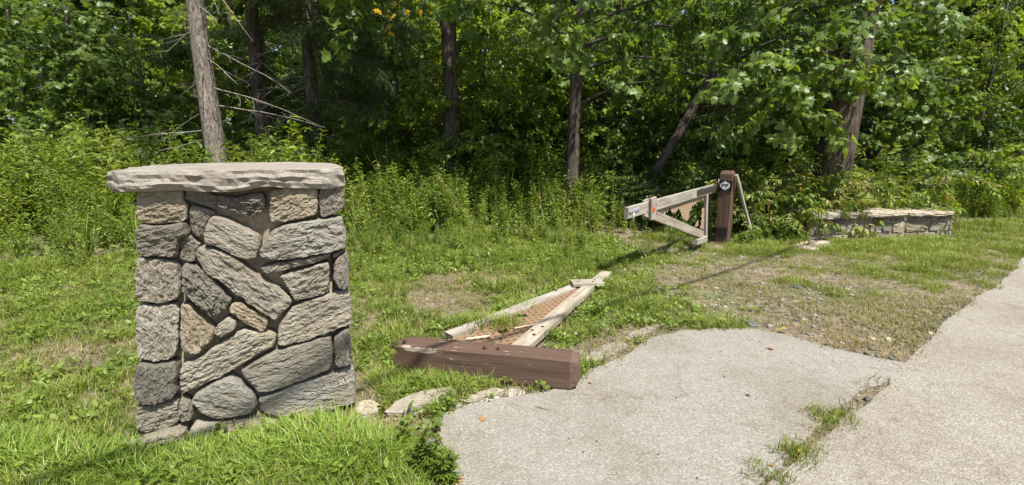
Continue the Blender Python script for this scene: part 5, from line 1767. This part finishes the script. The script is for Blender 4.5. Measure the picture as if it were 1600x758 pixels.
hgt[(X > 0.9) & (X < 3.4) & (depth < 1.2)] *= 0.72
scatter('undergrowth', G['weed'], np.stack([X, Y, gh(X, Y)], 1), np.stack([rng.normal(0, 0.1, len(X)), rng.normal(0, 0.1, len(X)), rng.uniform(0, 6.28, len(X))], 1), hgt, label='dense bank of tall leafy weeds along the edge of the woods', cat='weeds')

# turf: density from open noise and from what lies where
THIN = [(700, 475, 0.45, 0.35, -0.9), (640, 455, 0.4, 0.4, -0.4), (572, 620, 0.16, 0.35, -2.2), (640, 665, 0.25, 0.06, -1.5), (940, 550, 0.22, 0.16, -1.6), (1000, 522, 0.25, 0.15, -1.3), (1190, 465, 1.0, 0.75, -0.75), (1290, 490, 0.7, 0.75, -0.7), (1120, 410, 0.9, 0.7, -0.6), (1280, 425, 0.9, 0.8, -0.5), (1060, 440, 0.5, 0.5, -0.4), (1420, 520, 0.8, 0.8, -0.5), (790, 615, 0.25, 0.06, -1.2), (760, 430, 0.5, 0.4, -0.5), (930, 395, 0.5, 0.5, -0.5), (610, 690, 0.13, 0.06, -1.0), (1080, 410, 0.6, 0.3, -0.4), (590, 400, 0.3, 0.3, 0.3)]
RICH = [(880, 505, 0.4, 0.5, 0.7), (580, 540, 0.25, 0.5, 0.5), (680, 600, 0.45, 0.22, 1.0), (600, 430, 0.5, 0.6, 0.35), (850, 400, 0.8, 0.5, 0.3), (960, 470, 0.5, 0.5, 0.4), (1060, 510, 0.6, 0.12, 0.7), (1240, 527, 0.3, 0.12, 0.6), (930, 575, 0.18, 0.1, 0.8), (1230, 395, 0.6, 0.3, 0.4), (560, 660, 0.3, 0.3, 0.8)]
def lawn_density(X, Y):
    v = 0.66 + 0.5 * n2(X, Y, 1.5, 7.0) + 0.5 * n2(X, Y, 4.5, 3.0)
    v = v + blobs(X, Y, THIN) + blobs(X, Y, RICH)
    strip = np.clip(1.3 - poly_dist(ROAD, X, Y) / 0.8, 0, 1) * (Y < 5.0)
    return v - 2.2 * strip
n = 120000
X = rng.uniform(-8.0, 12.0, n); Y = 1.0 + 9.5 * rng.random(n) ** 1.15
keep_ = np.abs(X) < 1.25 * Y + 0.6
X, Y = X[keep_], Y[keep_]
n = len(X)
ok = ~blocked(X, Y) & (Y < weed_edge(X) + 0.8)
dens = lawn_density(X, Y)
ok1 = ok & (rng.random(n) < np.clip(dens, 0.02, 1.0))
x1, y1, d1 = X[ok1], Y[ok1], dens[ok1]
scl = rng.uniform(0.7, 1.25, len(x1)) * np.clip(0.65 + 0.5 * d1, 0.55, 1.5) * (1 + 0.5 * np.clip(1 - (weed_edge(x1) - y1) / 1.2, 0, 1)) * (1 + 0.35 * n2(x1, y1, 3.1, 21.0))
scatter('lawn_grass', G['grass'], np.stack([x1, y1, gh(x1, y1)], 1), np.stack([rng.normal(0, 0.15, len(x1)), rng.normal(0, 0.15, len(x1)), rng.uniform(0, 6.28, len(x1))], 1), scl, label='patchy green turf around the fallen gate', cat='grass')
ok2 = ok & (rng.random(n) < np.clip(0.46 - 0.42 * dens - 0.3 * np.clip(X - 1.0, 0, 1), 0.05, 0.6))
x1, y1 = X[ok2], Y[ok2]
scatter('dry_grass', G['dry'], np.stack([x1, y1, gh(x1, y1)], 1), np.stack([rng.normal(0, 0.2, len(x1)), rng.normal(0, 0.2, len(x1)), rng.uniform(0, 6.28, len(x1))], 1), rng.uniform(0.7, 1.5, len(x1)), label='dry yellow thatch between the green turf', cat='grass')
# small upright weeds dotted through the turf
n = 16000
X = rng.uniform(-6.5, 7.0, n); Y = rng.uniform(3.2, 9.0, n)
dens = lawn_density(X, Y)
ok = ~blocked(X, Y) & (Y < weed_edge(X) + 0.3) & (rng.random(n) < np.clip(0.14 + 0.7 * n2(X, Y, 1.7, 33.0) + 0.45 * np.clip(1 - (weed_edge(X) - Y) / 2.6, 0, 1) - 0.35 * np.clip(X - 0.9, 0, 1.5), 0.0, 0.8)) & (dens > 0.1)
X, Y = X[ok], Y[ok]
scatter('small_weeds', G['weed'], np.stack([X, Y, gh(X, Y)], 1), np.stack([rng.normal(0, 0.15, len(X)), rng.normal(0, 0.15, len(X)), rng.uniform(0, 6.28, len(X))], 1), rng.uniform(0.07, 0.18, len(X)) * (1 + 1.5 * np.clip(1 - (weed_edge(X) - Y) / 2.4, 0, 1) * (X < 1.2)), label='small upright weeds dotted through the turf', cat='weeds')
# low broad-leaved herbs
n = 24000
X = rng.uniform(-6.5, 7.5, n); Y = rng.uniform(2.4, 9.0, n)
dens = lawn_density(X, Y)
ok = ~blocked(X, Y) & (Y < weed_edge(X) + 0.6) & (rng.random(n) < np.clip(0.25 + 0.5 * n2(X, Y, 2.2, 15.0) + 0.25 * dens - 0.3 * np.clip(X - 1.0, 0, 2), 0.0, 1)) & (dens > 0)
X, Y = X[ok], Y[ok]
near_e = np.clip(1 - (weed_edge(X) - Y) / 1.8, 0, 1)
scatter('low_herbs', G['herb'], np.stack([X, Y, gh(X, Y) + 0.01], 1), np.stack([rng.normal(0, 0.2, len(X)), rng.normal(0, 0.2, len(X)), rng.uniform(0, 6.28, len(X))], 1), rng.uniform(0.6, 1.2, len(X)) * (1 + 0.35 * near_e), label='low broad-leaved herbs spread through the turf', cat='herbs')
# lush long grass in front of the pillar and below the beam
LUSH = [gz(x, y)[:2] for x, y in [(-200, 640), (180, 690), (296, 690), (360, 684), (430, 668), (480, 660), (560, 650), (600, 662), (640, 668), (672, 690), (690, 720), (702, 758), (705, 800), (-200, 800)]]
n = 9000
X = rng.uniform(-4.5, 0.0, n); Y = rng.uniform(1.15, 2.9, n)
ok = inside(LUSH, X, Y) & ~blocked(X, Y)
dl = poly_dist(LUSH, X, Y)
ok &= rng.random(n) < np.clip(0.3 + 3.0 * dl + 0.3 * n2(X, Y, 4.0, 2.0), 0.12, 0.9)
X, Y, dl = X[ok], Y[ok], dl[ok]
scatter('lush_grass', G['lush'], np.stack([X, Y, gh(X, Y)], 1), np.stack([rng.normal(0, 0.2, len(X)), rng.normal(0, 0.2, len(X)), rng.uniform(0, 6.28, len(X))], 1), rng.uniform(0.45, 1.0, len(X)) * np.clip(0.2 + 2.3 * dl, 0.2, 1.1), label='long lush green grass in front of the pillar', cat='grass')
n = 260
X = rng.uniform(-3.5, -0.3, n); Y = rng.uniform(1.7, 2.7, n)
ok = inside(LUSH, X, Y) & ~blocked(X, Y) & (poly_dist(LUSH, X, Y) > 0.1)
X, Y = X[ok], Y[ok]
scatter('broad_herbs', G['herb'], np.stack([X, Y, gh(X, Y) + 0.03], 1), np.stack([rng.normal(0, 0.2, len(X)), rng.normal(0, 0.2, len(X)), rng.uniform(0, 6.28, len(X))], 1), rng.uniform(0.6, 1.3, len(X)), label='broad-leaved herbs among the long grass before the pillar', cat='herbs')
BG = [gz(x, y)[:2] for x, y in [(575, 590), (600, 575), (800, 600), (790, 606), (745, 612), (700, 612), (660, 617), (630, 628), (600, 618)]]
n = 900
X = rng.uniform(-1.2, 0.1, n); Y = rng.uniform(2.6, 3.5, n)
ok = inside(BG, X, Y) & ~blocked(X, Y)
X, Y = X[ok], Y[ok]
scatter('shaggy_grass', G['lush'], np.stack([X, Y, gh(X, Y)], 1), np.stack([rng.normal(0.2, 0.3, len(X)), rng.normal(0, 0.3, len(X)), rng.uniform(0, 6.28, len(X))], 1), rng.uniform(0.3, 0.55, len(X)), label='shaggy tufts of grass below the fallen brown post', cat='grass')
# grass that grows through the lattice
for (px, py, lab) in ((812, 494, 'bright tuft of grass growing through the middle of the fallen lattice'), (786, 521, 'small leafy tuft in the torn hole near the fallen post'), (736, 520, 'leafy tuft between the fallen post and the diagonal rail')):
    c = gz(px, py); m_ = 34
    X = rng.normal(c.x, 0.05, m_); Y = rng.normal(c.y, 0.05, m_)
    scatter('grass_clump', G['grass'], np.stack([X - c.x, Y - c.y, X * 0 + 0.0], 1), np.stack([rng.normal(0, 0.2, m_), rng.normal(0, 0.2, m_), rng.uniform(0, 6.28, m_)], 1), rng.uniform(1.4, 2.3, m_), None, None, Matrix.Translation((c.x, c.y, gh1(c.x, c.y))), lab, 'grass', 'stuff')
# tufts along the gravel strip between path and road
for (px, py, rr, m_, lab) in ((1246, 716, 0.055, 26, 'small grass tuft in the gravel strip beside the road'), (1292, 655, 0.05, 22, 'grass tuft at the edge of the path by the yellow leaf'), (1205, 752, 0.05, 12, 'sparse grass tuft at the lower end of the gravel strip')):
    c = gz(px, py)
    X = rng.normal(0, rr, m_); Y = rng.normal(0, rr, m_)
    scatter('grass_tuft', G['grass'], np.stack([X, Y, X * 0], 1), np.stack([rng.normal(0, 0.2, m_), rng.normal(0, 0.2, m_), rng.uniform(0, 6.28, m_)], 1), rng.uniform(0.6, 1.0, m_), None, None, Matrix.Translation((c.x, c.y, 0.014)), lab, 'grass', 'stuff')

# gravel
n = 52000
X = rng.uniform(-2.0, 7.0, n); Y = rng.uniform(1.2, 8.6, n)
dr = poly_dist(ROAD, X, Y); dp = poly_dist(PATH, X, Y)
GV = [(940, 550, 0.22, 0.16, 1.0), (1000, 522, 0.25, 0.14, 1.0), (1190, 468, 1.1, 0.75, 0.6), (1280, 495, 0.8, 0.7, 0.65), (1120, 408, 0.9, 0.6, 0.45), (690, 475, 0.4, 0.3, 0.3), (570, 625, 0.15, 0.25, 0.5), (790, 614, 0.3, 0.06, 0.9)]
pr = blobs(X, Y, GV) + 1.3 * np.clip(1 - dr / 0.5, 0, 1) * (Y < 5.0) + 0.35 * np.clip(1 - dp / 0.08, 0, 1) + 0.02
ok = ~(inside(PATH, X, Y) | inside(ROAD, X, Y)) & (rng.random(n) < np.clip(pr, 0, 0.95)) & ~inside(PIL, X, Y) & ~inside(BEAM, X, Y)
X, Y = X[ok], Y[ok]
scl = 0.004 + 0.028 * rng.random(len(X)) ** 5
scatter('gravel', G['gravel'], np.stack([X, Y, gh(X, Y) + scl * 0.2], 1), np.stack([rng.normal(0, 0.3, len(X)), rng.normal(0, 0.3, len(X)), rng.uniform(0, 6.28, len(X))], 1), scl, label='loose gravel and chips along the path edges and bare patches', cat='gravel')
# crumbs on the paving
n = 420
X = rng.uniform(-0.6, 2.8, n); Y = rng.uniform(1.6, 4.3, n)
ok = inside(PATH, X, Y)
X, Y = X[ok], Y[ok]
scl = 0.002 + 0.006 * rng.random(len(X)) ** 4
scatter('path_crumbs', G['gravel'], np.stack([X, Y, X * 0 + 0.017 + scl * 0.3], 1), np.stack([rng.normal(0, 0.3, len(X)), rng.normal(0, 0.3, len(X)), rng.uniform(0, 6.28, len(X))], 1), scl, label='tiny dark crumbs of stone scattered over the pale path', cat='gravel')

# ------------------------------------------------------------------ SMALL THINGS
def rock(px, py, size, mat, label, seed, flat=0.45, sink=0.2):
    c = gz(px, py)
    me = pebble(seed, mat, flat)
    z = gh1(c.x, c.y)
    return obj('rock', me, None, Matrix.Translation((c.x, c.y, z + size * flat * (0.5 - sink))) @ Matrix.Rotation(seed * 1.7, 4, 'Z') @ Matrix.Diagonal((size, size, size, 1)), label, 'rock')
rock(1176, 509, 0.055, M['bluestone'], 'blue-grey angular rock at the top edge of the path', 11)
rock(1000, 526, 0.07, M['rubble'], 'white broken rubble in the gravel patch beside the path', 12, 0.25)
rock(985, 530, 0.045, M['rubble'], 'smaller white rubble chip beside the gravel patch', 13, 0.3)
rock(1246, 452, 0.06, M['bluestone'], 'grey stone half sunk in the thin turf by the cable shadow', 14)
rock(1222, 490, 0.045, M['gravel'], 'small grey stone in the sparse grass above the path', 15)
rock(1200, 487, 0.05, M['gravel'], 'flat grey stone in the sparse grass above the path edge', 16, 0.3)
rock(1213, 402, 0.10, M['gravel'], 'low grey stone in the turf before the paving slab', 17, 0.3)
rock(760, 622, 0.10, M['rubble'], 'crumbling pale chunk of path edge below the post', 18, 0.18)
rock(805, 616, 0.08, M['rubble'], 'broken pale path chunk under the post end', 19, 0.2)
rock(712, 630, 0.07, M['rubble'], 'pale chunk of path edge beside the long flagstone', 20, 0.22)
def fallen_leaf(px, py, size, mat, label, seed, shape='oval', z=0.022):
    c = gz(px, py)
    mb = MB()
    V, F = leaf_oval(size, size * 0.55, 0.3) if shape == 'oval' else leaf_lobed(size, 0.3)
    V = V.copy(); V[:, 2] += 0.18 * np.abs(V[:, 1]) + 0.004
    mb.add(V, F)
    tube_into(mb, [(-size * 0.35, 0, 0.004), (0, 0, 0.003)], [0.0015, 0.0012], 4)
    return obj('fallen_leaf', mb.mesh('fallen_leaf', M[mat]), None, Matrix.Translation((c.x, c.y, max(z, gh1(c.x, c.y)))) @ Matrix.Rotation(seed * 1.9, 4, 'Z'), label, 'leaf')
fallen_leaf(1172, 624, 0.04, 'deadleaf', 'brown oval leaf lying alone on the pale path', 1)
fallen_leaf(758, 658, 0.05, 'deadleaf', 'orange-brown crumpled leaf on the path near the flagstone', 2, 'lobed')
fallen_leaf(1198, 548, 0.06, 'deadleaf', 'long tan leaf on the path near its top edge', 3)
fallen_leaf(1303, 653, 0.07, 'yellow', 'bright yellow leaf at the right edge of the path', 4)
fallen_leaf(1228, 521, 0.06, 'yellow', 'yellow blade in the grass fringe above the path', 5, 'oval', 0.05)
fallen_leaf(1130, 591, 0.025, 'deadleaf', 'tiny rust-coloured leaf near the middle of the path', 6)
fallen_leaf(1246, 720, 0.04, 'yellow', 'small yellow leaf caught in the tuft in the gravel strip', 7, 'oval', 0.05)
fallen_leaf(1211, 735, 0.035, 'deadleaf', 'brown leaf on the verge between path and road', 8)
fallen_leaf(718, 752, 0.05, 'deadleaf', 'reddish leaf on the path beside the mugwort', 9, 'lobed')
fallen_leaf(988, 460, 0.07, 'deadleaf', 'orange leaf on the turf right of the fallen gate', 10, 'oval', 0.06)
fallen_leaf(924, 604, 0.035, 'deadleaf', 'orange leaf scrap beside the end of the fallen post', 11)
def twig(px0, px1, lab, seed):
    a, b = gz(*px0, 0.021), gz(*px1, 0.021)
    mb = MB()
    rnd = random.Random(seed)
    P = [a.lerp(b, i / 6) + Vector((rnd.uniform(-0.006, 0.006), rnd.uniform(-0.006, 0.006), rnd.uniform(0, 0.004))) for i in range(7)]
    c = sum(P, Vector()) / 7
    tube_into(mb, [p - c for p in P], [0.0015, 0.0018, 0.0018, 0.0015, 0.0012, 0.0012, 0.001], 5, 0, 0.1)
    obj('fallen_twig', mb.mesh('fallen_twig', M['bark_brown'], True), None, Matrix.Translation(c), lab, 'twig')
twig((838, 636), (860, 641), 'short curved twig on the path below the fallen post', 1)
# mugwort at the corner of the path, and other single plants
for i, (px, py, h, lab) in enumerate([(672, 745, 0.30, 'dark mugwort sprig leaning over the corner of the path'), (690, 762, 0.26, 'mugwort sprig rooted at the edge of the path'), (655, 742, 0.22, 'short mugwort sprig in the grass beside the path'), (634, 698, 0.20, 'thin mugwort sprig by the brown thatch below the flagstone')]):
    c = gz(px, py)
    t = thing('mugwort', (c.x, c.y, gh1(c.x, c.y)), lab, 'plant')
    obj('foliage', mugwort(70 + i, h, [M['weed'], M['stem']]), t, Matrix.Translation((c.x, c.y, gh1(c.x, c.y))))
    if i < 3:
        obj('foliage', mugwort(80 + i, h * 0.85, [M['weed'], M['stem']]), t, Matrix.Translation((c.x + 0.03, c.y + 0.02, gh1(c.x, c.y))))
def tall_weed(px, d, h, lab, seed, tilt=(0, 0), mats=None, ll=0.11):
    p = ground_pt(px, d)
    m_ = weed_plant(seed, h, mats or [M['weed'], M['stem']], ll, 0.2, 40, 0.25)
    return obj('tall_weed', m_, None, Matrix.Translation(p) @ Euler((tilt[1], tilt[0], seed)).to_matrix().to_4x4(), lab, 'weed')
tall_weed(965, 8.6, 1.25, 'tall thin weed standing alone left of the gate tip', 201)
tall_weed(783, 9.0, 1.15, 'tall pale weed spike above the dark weeds', 202)
tall_weed(1020, 7.6, 1.05, 'weed stem rising behind the gate top rail', 203)
tall_weed(590, 8.2, 0.85, 'bright upright weed beside the pillar', 204)
# a leaning feathery stem
p = ground_pt(752, 8.6)
mb = MB()
lp = bent((0, 0, 0), (-0.55, -0.1, 1.0), 1.35, 8, 0.02, 0.04, random.Random(4))
tube_into(mb, lp, [0.006 - 0.0006 * i for i in range(9)], 4, 1)
for i in range(150):
    f = 0.35 + 0.65 * random.random()
    q = lp[int(f * 7.99)].lerp(lp[int(f * 7.99) + 1], random.random())
    l = random.uniform(0.03, 0.07)
    add_leaf(mb, leaf_lance(l, l * 0.25, 0.4), q[:], random.uniform(0, 6.28), random.uniform(-0.9, 0.3), 0)
obj('feathery_weed', mb.mesh('feathery_weed', [M['dryg'], M['stem']]), None, Matrix.Translation(p), 'pale feathery weed stem leaning left over the dark weeds', 'weed')
# straw on the ground below the pillar and on the turf
G['straw'] = scatter_group('straws', [grass_tuft(300 + k, 12, 0.008, 0.02, 0.05, 0.003, M['straw'], 6.0) for k in range(3)])
STR = [(600, 690, 0.12, 0.06, 1.0), (500, 668, 0.16, 0.05, 0.9), (400, 672, 0.2, 0.05, 0.7), (575, 615, 0.12, 0.3, 0.9), (640, 668, 0.2, 0.05, 0.9), (770, 432, 0.6, 0.4, 0.6), (720, 450, 0.5, 0.3, 0.5), (590, 600, 0.1, 0.25, 0.8), (950, 580, 0.15, 0.04, 0.9), (1270, 420, 0.5, 0.5, 0.3), (900, 400, 0.7, 0.4, 0.4), (700, 660, 0.1, 0.05, 0.7)]
n = 6000
X = rng.uniform(-2.5, 6.5, n); Y = rng.uniform(1.8, 8.0, n)
ok = (rng.random(n) < np.clip(blobs(X, Y, STR), 0, 0.9)) & ~inside(PIL, X, Y) & ~inside(BEAM, X, Y)
X, Y = X[ok], Y[ok]
scatter('straw', G['straw'], np.stack([X, Y, np.maximum(gh(X, Y), 0.018) + 0.012], 1), np.stack([rng.normal(0, 0.1, len(X)), rng.normal(0, 0.1, len(X)), rng.uniform(0, 6.28, len(X))], 1), rng.uniform(0.7, 1.4, len(X)), label='dry brown straw lying on the ground', cat='straw')

# the overhead cable whose shadow crosses the turf and the fallen post
w1 = gz(1290, 375); w2 = gz(1000, 470)
wd = (w1 - w2).normalized()
hc = 6.2
off = Vector((SUN_H.x, SUN_H.y, 0)) * (hc / math.tan(SUN_EL))
mb = MB()
cp = []
for i in range(41):
    t_ = -22 + i * 1.2
    cp.append(w2 + off + wd * t_ + Vector((0, 0, hc + 0.0016 * (t_ - 3) ** 2)))
tube_into(mb, cp, [0.026] * 41, 8)
obj('overhead_cable', mb.mesh('overhead_cable', M['cable'], True), None, None, 'black overhead cable strung above the gateway', 'cable')
